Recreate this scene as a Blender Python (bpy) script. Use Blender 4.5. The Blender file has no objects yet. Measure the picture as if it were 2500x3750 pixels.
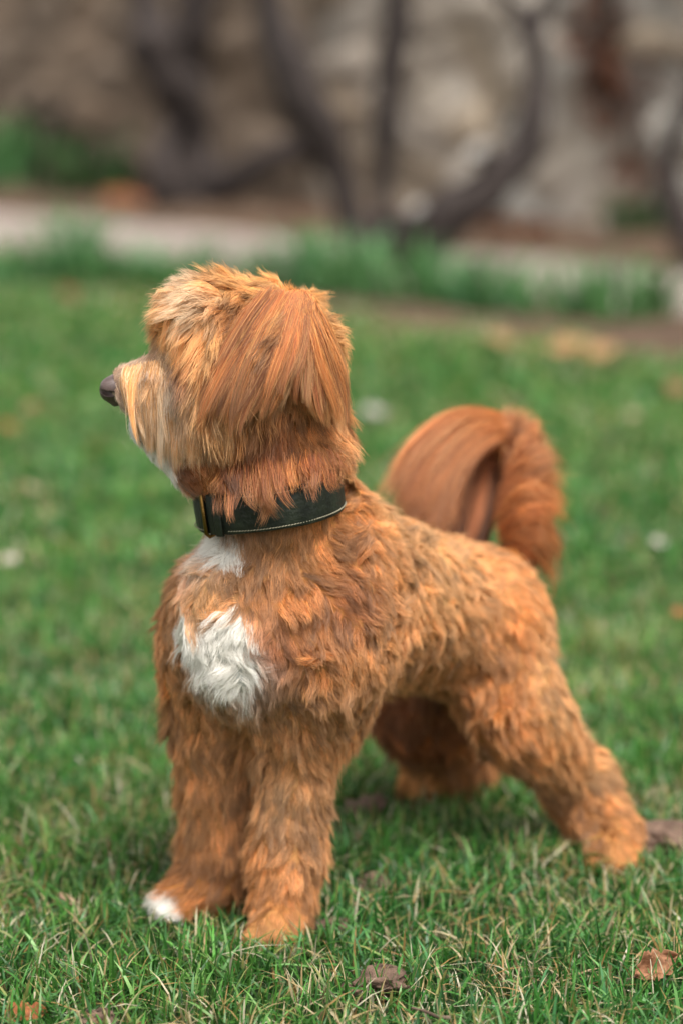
import bpy, bmesh, math, random
import numpy as np
from mathutils import Vector, Matrix, kdtree

random.seed(7)
RNG = np.random.default_rng(7)
S = bpy.context.scene
COL = S.collection
R = math.radians

# ------------------------------------------------------------------ camera, sky, sun, exposure
CAM_H, PITCH, LENS, FOCUS = 0.73, R(10.7), 85.0, 1.885
cam_data = bpy.data.cameras.new('camera')
cam = bpy.data.objects.new('camera', cam_data); COL.objects.link(cam)
cam.location = (0, 0, CAM_H)
cam.rotation_euler = (R(90) - PITCH, 0, 0)
cam_data.sensor_fit = 'VERTICAL'; cam_data.sensor_height = 36.0; cam_data.lens = LENS
cam_data.clip_start = 0.05; cam_data.clip_end = 500
cam_data.dof.use_dof = True
cam_data.dof.focus_distance = FOCUS
cam_data.dof.aperture_fstop = 2.6
S.camera = cam

SUN_EL, SUN_AZ = R(62), R(150)          # high soft sun behind thin cloud; azimuth clockwise from +Y
world = bpy.data.worlds.new('World'); S.world = world; world.use_nodes = True
wn, wl = world.node_tree.nodes, world.node_tree.links
wn.clear()
w_out = wn.new('ShaderNodeOutputWorld'); w_bg = wn.new('ShaderNodeBackground')
w_sky = wn.new('ShaderNodeTexSky'); w_sky.sky_type = 'NISHITA'; w_sky.sun_disc = False
w_sky.sun_elevation = SUN_EL; w_sky.sun_rotation = SUN_AZ
w_sky.air_density = 1.0; w_sky.dust_density = 4.0; w_sky.ozone_density = 1.0
w_hsv = wn.new('ShaderNodeHueSaturation'); w_hsv.inputs['Saturation'].default_value = 0.03
w_bg.inputs['Strength'].default_value = 0.105
wl.new(w_sky.outputs[0], w_hsv.inputs['Color']); wl.new(w_hsv.outputs[0], w_bg.inputs['Color']); wl.new(w_bg.outputs[0], w_out.inputs[0])

sun_d = bpy.data.lights.new('sun', 'SUN'); sun_d.energy = 1.5; sun_d.angle = R(22); sun_d.color = (1.0, 0.95, 0.88)
sun = bpy.data.objects.new('sun', sun_d); COL.objects.link(sun)
_sd = Vector((math.sin(SUN_AZ) * math.cos(SUN_EL), math.cos(SUN_AZ) * math.cos(SUN_EL), math.sin(SUN_EL)))
sun.rotation_euler = (-_sd).to_track_quat('-Z', 'Y').to_euler()
sun.location = (0, 0, 5)

vs = S.view_settings
S.display_settings.display_device = 'sRGB'
vs.view_transform = 'Standard'; vs.look = 'None'; vs.gamma = 1.0; vs.use_curve_mapping = False
vs.exposure = 1.68
S.render.engine = 'CYCLES'
S.cycles.use_denoising = True
S.cycles.max_bounces = 8; S.cycles.diffuse_bounces = 4; S.cycles.glossy_bounces = 3
S.cycles.transmission_bounces = 8; S.cycles.transparent_max_bounces = 8
S.cycles.caustics_reflective = False; S.cycles.caustics_refractive = False

# ------------------------------------------------------------------ helpers
FPX = 3750 * LENS / 36.0
C0 = np.array([0, 0, CAM_H]); FW = np.array([0, math.cos(PITCH), -math.sin(PITCH)]); UP = np.array([0, math.sin(PITCH), math.cos(PITCH)]); RT = np.array([1.0, 0, 0])
def ray(px, py): return FW + RT * ((px - 1250) / FPX) + UP * ((1875 - py) / FPX)
def P(px, py, d):
    """point seen at photo pixel (px, py) that stands d metres in front of the photographer"""
    r = ray(px, py); return C0 + r * (d / r[1])
def G(px, py, z=0.0):
    r = ray(px, py); return C0 + r * ((z - CAM_H) / r[2])
ALBEDO = 0.55      # surfaces are darker than they look in the brightly exposed photograph
def lin(r, g, b):
    f = lambda c: (c / 255 / 12.92) if c <= 10.31 else ((c / 255 + 0.055) / 1.055) ** 2.4
    return np.array([f(r), f(g), f(b)]) * ALBEDO
def nrm(v):
    v = np.asarray(v, float); return v / (np.linalg.norm(v, axis=-1, keepdims=True) + 1e-9)

def tag(o, label=None, cat=None, group=None, kind=None):
    if label: o['label'] = label
    if cat: o['category'] = cat
    if group: o['group'] = group
    if kind: o['kind'] = kind
    return o
def empty(name, loc):
    o = bpy.data.objects.new(name, None); COL.objects.link(o); o.location = tuple(loc); o.empty_display_size = 0.05
    return o
def link(name, data, mat=None, parent=None):
    o = bpy.data.objects.new(name, data); COL.objects.link(o)
    if mat: data.materials.append(mat)
    if parent:
        o.parent = parent; o.matrix_parent_inverse = Matrix.Translation(parent.location).inverted() if parent.parent is None else Matrix.Identity(4)
    return o
def np_mesh(name, V, F, smooth=True, cols=None):
    """V (n,3); F list/array of equal-length faces or a list of arrays"""
    me = bpy.data.meshes.new(name)
    Fs = F if isinstance(F, list) and len(F) and isinstance(F[0], np.ndarray) and F[0].ndim == 2 else [np.asarray(F)]
    V = np.asarray(V, np.float32)
    me.vertices.add(len(V)); me.vertices.foreach_set('co', V.ravel())
    loops = np.concatenate([f.ravel() for f in Fs]).astype(np.int32)
    tot = np.concatenate([np.full(len(f), f.shape[1], np.int32) for f in Fs])
    start = np.concatenate([[0], np.cumsum(tot)[:-1]]).astype(np.int32)
    me.loops.add(len(loops)); me.loops.foreach_set('vertex_index', loops)
    me.polygons.add(len(tot)); me.polygons.foreach_set('loop_start', start); me.polygons.foreach_set('loop_total', tot)
    me.polygons.foreach_set('use_smooth', np.full(len(tot), smooth))
    if cols is not None:
        a = me.attributes.new('tint', 'FLOAT_COLOR', 'POINT')
        c4 = np.ones((len(V), 4), np.float32); c4[:, :3] = cols
        a.data.foreach_set('color', c4.ravel())
    me.update(calc_edges=True); me.validate()
    return me

def new_mat(name):
    m = bpy.data.materials.new(name); m.use_nodes = True
    nt = m.node_tree; nt.nodes.clear()
    return m, nt.nodes, nt.links
def mat_noise(name, c1, c2, scale=20, rough=0.8, bump=0.3, bscale=None, detail=6, spec=0.3, dist=0.01, metallic=0.0):
    m, n, l = new_mat(name)
    o = n.new('ShaderNodeOutputMaterial'); b = n.new('ShaderNodeBsdfPrincipled'); l.new(b.outputs[0], o.inputs[0])
    tc = n.new('ShaderNodeTexCoord')
    t = n.new('ShaderNodeTexNoise'); t.inputs['Scale'].default_value = scale; t.inputs['Detail'].default_value = detail; l.new(tc.outputs['Object'], t.inputs['Vector'])
    r = n.new('ShaderNodeValToRGB'); r.color_ramp.elements[0].position = 0.3; r.color_ramp.elements[1].position = 0.7
    r.color_ramp.elements[0].color = (*c1, 1); r.color_ramp.elements[1].color = (*c2, 1)
    l.new(t.outputs['Fac'], r.inputs[0]); l.new(r.outputs[0], b.inputs['Base Color'])
    b.inputs['Roughness'].default_value = rough; b.inputs['Specular IOR Level'].default_value = spec; b.inputs['Metallic'].default_value = metallic
    t2 = n.new('ShaderNodeTexNoise'); t2.inputs['Scale'].default_value = bscale or scale * 4; t2.inputs['Detail'].default_value = 5; l.new(tc.outputs['Object'], t2.inputs['Vector'])
    bp = n.new('ShaderNodeBump'); bp.inputs['Strength'].default_value = bump; bp.inputs['Distance'].default_value = dist
    l.new(t2.outputs['Fac'], bp.inputs['Height']); l.new(bp.outputs[0], b.inputs['Normal'])
    return m
def mat_tint(name, rough=0.6, spec=0.3, transl=0.0, noise=0.0, nscale=60, bump=0.0):
    """colour from the mesh attribute 'tint', with grain and optional translucency (leaves, blades)"""
    m, n, l = new_mat(name)
    o = n.new('ShaderNodeOutputMaterial'); b = n.new('ShaderNodeBsdfPrincipled')
    a = n.new('ShaderNodeAttribute'); a.attribute_name = 'tint'
    col = a.outputs['Color']
    tc = n.new('ShaderNodeTexCoord')
    if noise or bump:
        t = n.new('ShaderNodeTexNoise'); t.inputs['Scale'].default_value = nscale; t.inputs['Detail'].default_value = 6; l.new(tc.outputs['Object'], t.inputs['Vector'])
    if noise:
        mr = n.new('ShaderNodeMapRange'); mr.inputs[1].default_value = 0.25; mr.inputs[2].default_value = 0.75; mr.inputs[3].default_value = 1 - noise; mr.inputs[4].default_value = 1 + noise
        l.new(t.outputs['Fac'], mr.inputs[0])
        mx = n.new('ShaderNodeVectorMath'); mx.operation = 'SCALE'; l.new(col, mx.inputs[0]); l.new(mr.outputs[0], mx.inputs['Scale']); col = mx.outputs[0]
    if bump:
        bp = n.new('ShaderNodeBump'); bp.inputs['Strength'].default_value = bump; bp.inputs['Distance'].default_value = 0.01
        l.new(t.outputs['Fac'], bp.inputs['Height']); l.new(bp.outputs[0], b.inputs['Normal'])
    l.new(col, b.inputs['Base Color']); b.inputs['Roughness'].default_value = rough; b.inputs['Specular IOR Level'].default_value = spec
    if transl:
        tr = n.new('ShaderNodeBsdfTranslucent'); l.new(col, tr.inputs['Color'])
        ms = n.new('ShaderNodeMixShader'); ms.inputs[0].default_value = transl
        l.new(b.outputs[0], ms.inputs[1]); l.new(tr.outputs[0], ms.inputs[2]); l.new(ms.outputs[0], o.inputs[0])
    else:
        l.new(b.outputs[0], o.inputs[0])
    return m

_ND = nrm(RNG.normal(size=(24, 3))); _NP = RNG.uniform(0, 6.283, size=(24, 3)); _NF = RNG.uniform(0.6, 1.7, 24); _NV = RNG.normal(size=(24, 3))
def vnoise(p, freq, seed=0):
    """smooth vector noise, roughly unit variance; freq in cycles per metre"""
    out = np.zeros(p.shape)
    for i in range(8):
        j = (i + seed * 8) % 24
        ph = (p @ _ND[j]) * (6.283 * freq * _NF[j]) + _NP[j, seed % 3]
        out += np.sin(ph)[..., None] * _NV[j]
    return out / 2.0
def tube(V, F, pts, rads, n=8, cap=True):
    """append a tube along pts to lists V, F"""
    pts = [np.asarray(p, float) for p in pts]
    base = len(V); ref = np.array([0.31, 0.2, 0.93])
    for i, p in enumerate(pts):
        t = nrm(pts[min(i + 1, len(pts) - 1)] - pts[max(i - 1, 0)])
        a = nrm(np.cross(t, ref)); 
        if np.linalg.norm(np.cross(t, ref)) < 0.05: a = nrm(np.cross(t, [1, 0, 0]))
        b = np.cross(t, a)
        for k in range(n):
            an = 6.28318 * k / n
            V.append(p + (a * math.cos(an) + b * math.sin(an)) * rads[i])
    for i in range(len(pts) - 1):
        for k in range(n):
            a0 = base + i * n + k; a1 = base + i * n + (k + 1) % n
            F.append((a0, a1, a1 + n, a0 + n))
    return base
def catmull(pts, n):
    p = np.asarray(pts, float); m = len(p)
    q = np.vstack([2 * p[0] - p[1], p, 2 * p[-1] - p[-2]])
    t = np.linspace(0, m - 1 - 1e-6, n); i = t.astype(int); f = (t - i)[:, None]
    a, b, c, d = q[i], q[i + 1], q[i + 2], q[i + 3]
    return 0.5 * ((2 * b) + (-a + c) * f + (2 * a - 5 * b + 4 * c - d) * f ** 2 + (-a + 3 * b - 3 * c + d) * f ** 3)
# ------------------------------------------------------------------ ground, path, wall
E0, E1 = G(0, 780), G(2500, 1000)
U = nrm(E1 - E0); NW = nrm(np.array([-U[1], U[0], 0]))     # along the path; away from the camera
def off_at(px, py): return float((G(px, py) - E0) @ NW)
PATH_FAR, PATH_NEAR = 0.0, 0.5 * (off_at(0, 930) + off_at(2500, 1140))
BED_NEAR = 0.5 * (off_at(0, 1105) + off_at(2500, 1250))
WALL_OFF = 0.5 * (off_at(0, 680) + off_at(2500, 870))
def strip(u, o, z=0.0): return E0 + U * u + NW * o + np.array([0, 0, z])
def sheet(name, o0, o1, z, mat, kind='structure', u0=-17.0, u1=17.0, nu=170, no=14, amp=0.0):
    V = []; 
    for i in range(nu + 1):
        for j in range(no + 1):
            p = strip(u0 + (u1 - u0) * i / nu, o0 + (o1 - o0) * j / no, z)
            ed = 0.05 * math.sin(i * 1.3 + j) if j in (0, no) else 0.0
            p = p + NW * ed; p[2] += amp * (0.5 + 0.5 * math.sin(i * 2.1 + j * 1.7) * math.sin(i * 0.7 - j * 2.3)) if 0 < j < no else 0.0
            V.append(p)
    F = [(i * (no + 1) + j, (i + 1) * (no + 1) + j, (i + 1) * (no + 1) + j + 1, i * (no + 1) + j + 1) for i in range(nu) for j in range(no)]
    o = link(name, np_mesh(name, V, np.array(F)), mat)
    return tag(o, kind=kind)
M_SOIL = mat_noise('soil', tuple(lin(74, 58, 46)), tuple(lin(120, 94, 72)), scale=14, rough=0.95, bump=0.8, bscale=60, dist=0.02)
M_TURF = mat_noise('turf_soil', tuple(lin(40, 62, 28)), tuple(lin(64, 84, 42)), scale=22, rough=0.95, bump=0.7, bscale=120, dist=0.01)
M_PATH = mat_noise('path_gravel', tuple(lin(150, 137, 128)), tuple(lin(182, 168, 158)), scale=9, rough=0.95, bump=0.5, bscale=140, dist=0.01)
ground = link('lawn', np_mesh('lawn', [(-90, -40, 0), (90, -40, 0), (90, 140, 0), (-90, 140, 0)], np.array([[0, 1, 2, 3]])), M_TURF)
tag(ground, kind='structure')
sheet('flower_bed', PATH_NEAR - 0.02, BED_NEAR, 0.006, M_SOIL, amp=0.03)
sheet('path', PATH_FAR, PATH_NEAR, 0.012, M_PATH, amp=0.004)
sheet('wall_border', WALL_OFF + 0.1, PATH_FAR + 0.02, 0.006, M_SOIL, amp=0.04)

# rubble stone wall: uneven courses with sunk joints
WH, WL0, WL1 = 2.7, -17.0, 17.0
nu, nz = 1100, 92
us = np.linspace(WL0, WL1, nu); zs = np.linspace(-0.05, WH, nz)
rw = np.random.default_rng(3)
stone_cols = [lin(146, 137, 125), lin(134, 125, 114), lin(160, 151, 140), lin(126, 114, 99), lin(142, 137, 129)]
ns = 2600
su, sz = rw.uniform(WL0 - .3, WL1 + .3, ns), rw.uniform(-.2, WH + .2, ns)
sdep = rw.uniform(0.015, 0.06, ns); scol = np.array(stone_cols)[rw.integers(0, 5, ns)] * rw.uniform(1.7, 2.8, ns)[:, None]
# the left stretch of wall is tinted darker and browner
kk = np.clip((1.9 - su) / 1.4, 0, 1)[:, None] * 0.9
scol = scol * (1 - kk) + lin(98, 83, 70) * rw.uniform(1.3, 2.5, ns)[:, None] * kk
disp = np.zeros((nu, nz)); colr = np.zeros((nu, nz, 3))
for i0 in range(0, nu, 40):
    near = np.where((su > us[i0] - 1.0) & (su < us[min(i0 + 39, nu - 1)] + 1.0))[0]
    uu, z2 = np.meshgrid(us[i0:i0 + 40], zs, indexing='ij')
    dd = np.sqrt(((uu[..., None] - su[near]) / 1.6) ** 2 + (z2[..., None] - sz[near]) ** 2); od = np.argsort(dd, -1)[..., :2]
    f1 = np.take_along_axis(dd, od[..., :1], -1)[..., 0]; f2 = np.take_along_axis(dd, od[..., 1:], -1)[..., 0]
    disp[i0:i0 + 40] = np.clip((f2 - f1) / 0.05, 0, 1) * sdep[near][od[..., 0]]; colr[i0:i0 + 40] = scol[near][od[..., 0]]
UU, ZZ = np.meshgrid(us, zs, indexing='ij')
WVs = E0[None, None] + U[None, None] * UU[..., None] + NW[None, None] * (WALL_OFF - disp)[..., None]; WVs[..., 2] = ZZ
idx = np.arange(nu * nz).reshape(nu, nz)
WF = np.stack([idx[:-1, :-1], idx[1:, :-1], idx[1:, 1:], idx[:-1, 1:]], -1).reshape(-1, 4)
M_STONE = mat_tint('wall_stone', rough=0.95, spec=0.15, noise=0.4, nscale=2.6, bump=0.5)
wall = empty('stone_wall', strip(1.0, WALL_OFF)); tag(wall, 'weathered grey-brown rubble stone garden wall behind the path, out of focus', 'wall')
link('wall_face', np_mesh('wall_face', WVs.reshape(-1, 3), WF, True, colr.reshape(-1, 3)), M_STONE, wall)
def boxm(name, corners8, mat, parent):
    F = np.array([[0, 1, 2, 3], [7, 6, 5, 4], [0, 4, 5, 1], [1, 5, 6, 2], [2, 6, 7, 3], [3, 7, 4, 0]])
    me = np_mesh(name, corners8, F, False); me.flip_normals(); return link(name, me, mat, parent)
M_CORE = mat_noise('wall_mortar', tuple(lin(128, 118, 104)), tuple(lin(158, 146, 132)), scale=8, rough=0.95, bump=0.5)
boxm('wall_core', [strip(WL0, WALL_OFF + 0.02, -0.05), strip(WL1, WALL_OFF + 0.02, -0.05), strip(WL1, WALL_OFF + 0.42, -0.05), strip(WL0, WALL_OFF + 0.42, -0.05), strip(WL0, WALL_OFF + 0.02, WH), strip(WL1, WALL_OFF + 0.02, WH), strip(WL1, WALL_OFF + 0.42, WH), strip(WL0, WALL_OFF + 0.42, WH)], M_CORE, wall)
boxm('coping', [strip(WL0, WALL_OFF - 0.09, WH), strip(WL1, WALL_OFF - 0.09, WH), strip(WL1, WALL_OFF + 0.5, WH), strip(WL0, WALL_OFF + 0.5, WH), strip(WL0, WALL_OFF - 0.07, WH + 0.1), strip(WL1, WALL_OFF - 0.07, WH + 0.1), strip(WL1, WALL_OFF + 0.48, WH + 0.1), strip(WL0, WALL_OFF + 0.48, WH + 0.1)], M_CORE, wall)

# ------------------------------------------------------------------ old bare trees against the wall
M_BARK = mat_noise('bark', tuple(lin(44, 36, 34)), tuple(lin(82, 72, 68)), scale=9, rough=0.95, bump=1.0, bscale=30, dist=0.03)
M_CUT = mat_noise('cut_wood', tuple(lin(160, 154, 148)), tuple(lin(186, 180, 172)), scale=30, rough=0.9, bump=0.2)
def limb(name, pts, rads, parent, mat=M_BARK, n=12, steps=26, gnarl=0.18):
    c = catmull(pts, steps); r = np.interp(np.linspace(0, 1, steps), np.linspace(0, 1, len(rads)), rads)
    V, F = [], []; tube(V, F, list(c), list(r), n); V = np.array(V)
    cc = np.repeat(c, n, 0); rr = np.repeat(r, n)[:, None]
    V = V + nrm(V - cc) * (vnoise(V, 2.2, 1)[:, :1] * gnarl * 0.5 + vnoise(V, 6.0, 2)[:, :1] * gnarl * 0.3) * rr
    me = np_mesh(name, V, np.array(F)); return link(name, me, mat, parent)
def twigs(name, starts, n, ln, parent, seed):
    rg = np.random.default_rng(seed); V, F = [], []
    for k in range(n):
        p = np.array(starts[rg.integers(0, len(starts))], float); d = nrm(rg.normal(0, 0.5, 3) + [0, 0, 0.8]); L = ln * rg.uniform(0.5, 1.2); pts = [p]
        for j in range(4):
            d = nrm(d + rg.normal(0, 0.22, 3) + [0, 0, 0.08]); p = p + d * L / 4; pts.append(p)
        r0 = rg.uniform(0.006, 0.012); tube(V, F, pts, [r0, r0 * .8, r0 * .6, r0 * .4, r0 * .15], 5)
    return tag(link(name, np_mesh(name, V, np.array(F)), M_BARK, parent), kind='stuff')
d1 = G(670, 765)[1]; d2 = G(1450, 985)[1]; d3 = G(2620, 1010)[1]
t1 = empty('gnarled_tree', G(670, 765)); tag(t1, 'twisted bare tree with elbowed trunk standing beyond the path, left of the wall view', 'tree', 'old bare trees along the wall')
limb('trunk', [P(660, 790, d1), P(690, 690, d1), P(702, 520, d1), P(690, 380, d1 - .05), P(690, 230, d1 + .05), P(705, 60, d1), P(760, -160, d1), P(800, -420, d1)], [.19, .135, .11, .105, .10, .085, .07, .05], t1, gnarl=0.3)
limb('limb', [P(685, 400, d1 - .05), P(620, 290, d1 - .12), P(560, 190, d1 - .12), P(545, 60, d1 - .05), P(500, -120, d1), P(430, -420, d1)], [.10, .115, .125, .085, .06, .04], t1, gnarl=0.3)
limb('limb', [P(700, 730, d1), P(860, 660, d1 - .1), P(1000, 575, d1 - .15), P(1130, 535, d1 - .15), P(1300, 490, d1 - .1), P(1420, 420, d1)], [.10, .075, .065, .06, .05, .035], t1)
limb('limb', [P(640, 790, d1 - .15), P(600, 680, d1 - .25), P(590, 570, d1 - .22), P(640, 430, d1 - .05)], [.12, .08, .06, .04], t1)
twigs('twigs', [P(705, 60, d1), P(760, -160, d1), P(545, 60, d1), P(500, -120, d1), P(430, -420, d1), P(800, -420, d1)], 40, 0.7, t1, 11)
t2 = empty('gnarled_tree', G(1450, 985)); tag(t2, 'large bare tree forking low into three crooked limbs among green leaves before the path', 'tree', 'old bare trees along the wall')
limb('trunk', [P(1445, 1010, d2), P(1450, 930, d2), P(1462, 860, d2), P(1490, 800, d2)], [.13, .095, .09, .075], t2)
limb('limb', [P(1400, 960, d2 + .05), P(1290, 820, d2 + .12), P(1235, 640, d2 + .1), P(1150, 460, d2 + .05), P(1070, 310, d2), P(1030, 160, d2 + .05), P(980, -20, d2 + .1), P(900, -300, d2 + .1)], [.08, .056, .056, .07, .078, .066, .056, .04], t2, gnarl=0.3)
limb('limb', [P(1430, 930, d2 + .1), P(1403, 780, d2 + .2), P(1405, 620, d2 + .22), P(1415, 430, d2 + .2), P(1430, 250, d2 + .2), P(1455, 60, d2 + .2), P(1440, -200, d2 + .2)], [.06, .036, .038, .042, .046, .05, .035], t2)
limb('limb', [P(1470, 930, d2 - .05), P(1600, 810, d2 - .1), P(1750, 700, d2 - .15), P(1890, 590, d2 - .12), P(1945, 470, d2 - .08), P(1962, 260, d2 - .05), P(1915, 60, d2), P(1820, -40, d2), P(1700, -240, d2)], [.10, .085, .075, .065, .045, .038, .038, .03, .02], t2, gnarl=0.3)
limb('limb', [P(1955, 330, d2 - .05), P(1960, 120, d2), P(2010, -60, d2), P(2080, -300, d2)], [.03, .03, .026, .018], t2)
def stub(px, py, d, r, parent):
    a = P(px + 40, py + 60, d + .02); b = P(px, py, d - .03)
    V, F = [], []; tube(V, F, [a, a * .5 + b * .5, b], [r * .8, r * .95, r], 14)
    o = link('pruned_stub', np_mesh('pruned_stub', V, np.array(F)), M_BARK, parent)
    t = nrm(b - a); x = nrm(np.cross(t, [0, 0, 1])); y = np.cross(t, x)
    V2 = [b + t * r * 0.18] + [b + (x * math.cos(k * .4488) + y * math.sin(k * .4488)) * r * 0.97 + t * .002 for k in range(14)]
    link('cut_face', np_mesh('cut_face', V2, np.array([(0, 1 + k, 1 + (k + 1) % 14) for k in range(14)])), M_CUT, o)
stub(1745, 545, d2 - .2, .038, t2); stub(1520, 760, d2 - .2, .03, t2)
twigs('twigs', [P(980, -20, d2), P(900, -300, d2), P(1440, -200, d2), P(1700, -240, d2), P(2080, -300, d2), P(1820, -40, d2)], 46, 0.6, t2, 12)
t3 = empty('gnarled_tree', G(2620, 1010)); tag(t3, 'dark leaning trunk cut off by the right edge beside the path', 'tree', 'old bare trees along the wall')
limb('trunk', [P(2620, 1030, d3), P(2560, 930, d3), P(2480, 790, d3), P(2440, 650, d3), P(2470, 480, d3), P(2560, 300, d3), P(2640, 0, d3), P(2650, -300, d3)], [.09, .06, .045, .04, .04, .04, .035, .02], t3)
twigs('twigs', [P(2560, 300, d3), P(2640, 0, d3), P(2650, -300, d3)], 20, 0.6, t3, 13)
# leaning bare stems at the dark left stretch of the wall
dsh = G(120, 690)[1]
sh = empty('bare_shrub', G(120, 690)); tag(sh, 'bare brown shrub with slanting stems at the foot of the left wall', 'shrub')
rs = np.random.default_rng(21)
for k in range(11):
    x0 = rs.uniform(-260, 560); ln = rs.uniform(420, 900); sl = rs.uniform(0.25, 0.75); dd = dsh + rs.uniform(-.3, .35)
    limb('stem', [P(x0, 690, dd), P(x0 + ln * sl * .4, 690 - ln * .45, dd), P(x0 + ln * sl * .9, 690 - ln, dd + .1), P(x0 + ln * sl * 1.2, 690 - ln * 1.4, dd + .1)], [rs.uniform(.02, .04), .022, .015, .006], sh, steps=14, n=8)

# ------------------------------------------------------------------ leafy plants
M_LEAF = mat_tint('leaf', rough=0.5, spec=0.35, transl=0.3)
def blades(n, h, spread, rg, wd=0.012, lean=0.35, cols=None, r0=0.05):
    """upright strap leaves of one clump: V, F(list), colours, about the origin"""
    a = rg.uniform(0, 6.283, n); rr = r0 * np.sqrt(rg.random(n)); base = np.stack([rr * np.cos(a), rr * np.sin(a), np.zeros(n)], 1)
    b = a + rg.normal(0, .6, n); dirv = np.stack([np.cos(b), np.sin(b), np.zeros(n)], 1); hh = h * rg.uniform(.7, 1.25, n); le = lean * rg.uniform(.2, 1.5, n)
    f = rg.uniform(0, 6.283, n); sd = np.stack([np.cos(f), np.sin(f), np.zeros(n)], 1); w_ = wd * rg.uniform(.6, 1.2, n)
    ss = [0, .35, .7, .9]; wf = [.7, 1, .85, .5]; V = []
    for s, k in zip(ss, wf):
        c = base + dirv * (hh * le * s ** 2)[:, None] * spread + np.array([0, 0, 1]) * (hh * s * (1 - .3 * le * s))[:, None]
        V += [c - sd * (w_ * k / 2)[:, None], c + sd * (w_ * k / 2)[:, None]]
    V.append(base + dirv * (hh * le)[:, None] * spread + np.array([0, 0, 1]) * (hh * (1 - .3 * le))[:, None])
    V = np.stack(V, 1).reshape(-1, 3); o = np.arange(n)[:, None] * 9
    Q = np.concatenate([o + np.array([[2 * i, 2 * i + 1, 2 * i + 3, 2 * i + 2]]) for i in range(3)]); T = o + np.array([[6, 7, 8]])
    c = np.array(cols)[rg.integers(0, len(cols), n)] * np.exp(rg.normal(0, .15, (n, 1)))
    return V, [Q, T], np.repeat(c, 9, 0)
GRN = [lin(100, 156, 84), lin(82, 140, 70), lin(128, 178, 116), lin(106, 160, 108)]
def plant(px, py, h, n, label, group='leafy clumps along the lawn edge', wd=0.016, r0=0.07, cols=GRN, name='leafy_plant', seed=0):
    b = G(px, py); V, F, c = blades(n, h, 1.0, np.random.default_rng(100 + seed + int(px)), wd, .45, cols, r0)
    o = link(name, np_mesh(name, V, F, True, c), M_LEAF); o.location = tuple(b); tag(o, label, 'plant', group); return o
row = [(-60,1080,.15,36),(40,1075,.15,36),(150,1065,.20,44),(270,1050,.26,60),(400,1085,.15,34),(500,1085,.17,38),(620,1090,.14,32),(690,1085,.19,34),(790,1100,.09,16),(930,1095,.15,26),(1040,1100,.19,34),(1150,1105,.22,40),(1220,1110,.15,28),(1290,1110,.22,46),(1360,1120,.15,28),(1520,1135,.20,50),(1600,1145,.14,36),(1680,1150,.18,44),(1750,1160,.13,34),(1830,1165,.17,44),(1910,1175,.11,30),(2000,1190,.10,28),(2110,1180,.17,46)]
ORD = ['first', 'second', 'third', 'fourth', 'fifth', 'sixth', 'seventh', 'eighth', 'ninth', 'tenth']
for q, (px, py, h, n) in enumerate(row):
    if q < 9: lab = 'leafy clump of the lawn-edge row left of the dog\'s head, %s from the left' % ORD[q]
    elif q < 15: lab = 'leafy clump between the dog\'s head and the forked tree, %s from the left' % ORD[q - 9]
    else: lab = 'leafy clump right of the forked tree at the lawn edge, %s from the tree' % ORD[q - 15]
    plant(px, py, h, n, lab, seed=q)
plant(2260, 1195, .19, 40, 'green clump near the right end of the leafy row, beside the dark soil', seed=50)
plant(2370, 1190, .17, 40, 'rightmost green clump of the row at the lawn edge', seed=51, cols=[lin(96, 140, 84), lin(70, 118, 58), lin(110, 150, 96)])
plant(20, 700, .40, 90, 'green clump at the foot of the wall by the left edge', 'green clumps at the foot of the wall', .03, .16, seed=60)
plant(370, 715, .36, 80, 'dark green clump at the foot of the wall beside the twisted tree', 'green clumps at the foot of the wall', .03, .2, [lin(58, 108, 56), lin(70, 120, 62)], seed=61)
plant(240, 725, .16, 60, 'low olive clump at the path edge in front of the left wall', 'green clumps at the foot of the wall', .03, .2, [lin(52, 78, 38), lin(70, 92, 46)], seed=62)
plant(2350, 880, .20, 60, 'small green clump behind the path near the right edge', 'green clumps at the foot of the wall', .025, .14, [lin(62, 96, 44), lin(52, 84, 40)], seed=63)
# brown-leaved shrub on the right of the wall
def leaf_cloud(n, c, rad, rg, size, cols):
    p = nrm(rg.normal(size=(n, 3))) * rg.random((n, 1)) ** .4 * rad + c
    a = nrm(rg.normal(size=(n, 3))); b = nrm(np.cross(a, rg.normal(size=(n, 3)))); s = size * rg.uniform(.5, 1.2, (n, 1)); nn = np.cross(a, b)
    V = np.stack([p - a * s, p - a * s * .2 - b * s * .5 + nn * s * .15, p - a * s * .2 + b * s * .5 + nn * s * .15, p + a * s], 1).reshape(-1, 3)
    o = np.arange(n)[:, None] * 4; F = np.concatenate([o + [[0, 1, 2]], o + [[1, 3, 2]]])
    return V, F, np.repeat(np.array(cols)[rg.integers(0, len(cols), n)] * np.exp(rg.normal(0, .2, (n, 1))), 4, 0)
db = G(2330, 850)[1]
bs = empty('brown_shrub', G(2330, 850)); tag(bs, 'shrub with withered russet leaves against the wall at right', 'shrub')
rb = np.random.default_rng(31); Vs, Fs, Cs, nv_ = [], [], [], 0
BRN = [lin(140, 88, 62), lin(122, 80, 62), lin(150, 104, 80), lin(104, 70, 56)]
for (px, py, rx, n, cols) in [(2340, 460, .12, 160, [lin(150, 84, 44), lin(130, 74, 42)]), (2200, 130, .18, 110, BRN), (2230, 340, .16, 110, BRN), (2420, 180, .26, 240, BRN), (2480, 420, .22, 200, BRN), (2380, 20, .22, 150, BRN), (2260, -150, .25, 150, BRN), (2450, -200, .3, 200, BRN), (2600, 200, .3, 200, BRN), (2320, 650, .14, 60, BRN)]:
    v, f, c = leaf_cloud(n, P(px, py, db + rb.uniform(-.15, .15)), np.array([rx, rx * .6, rx * 1.1]), rb, .045, cols); Vs.append(v); Fs.append(f + nv_); Cs.append(c); nv_ += len(v)
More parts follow.
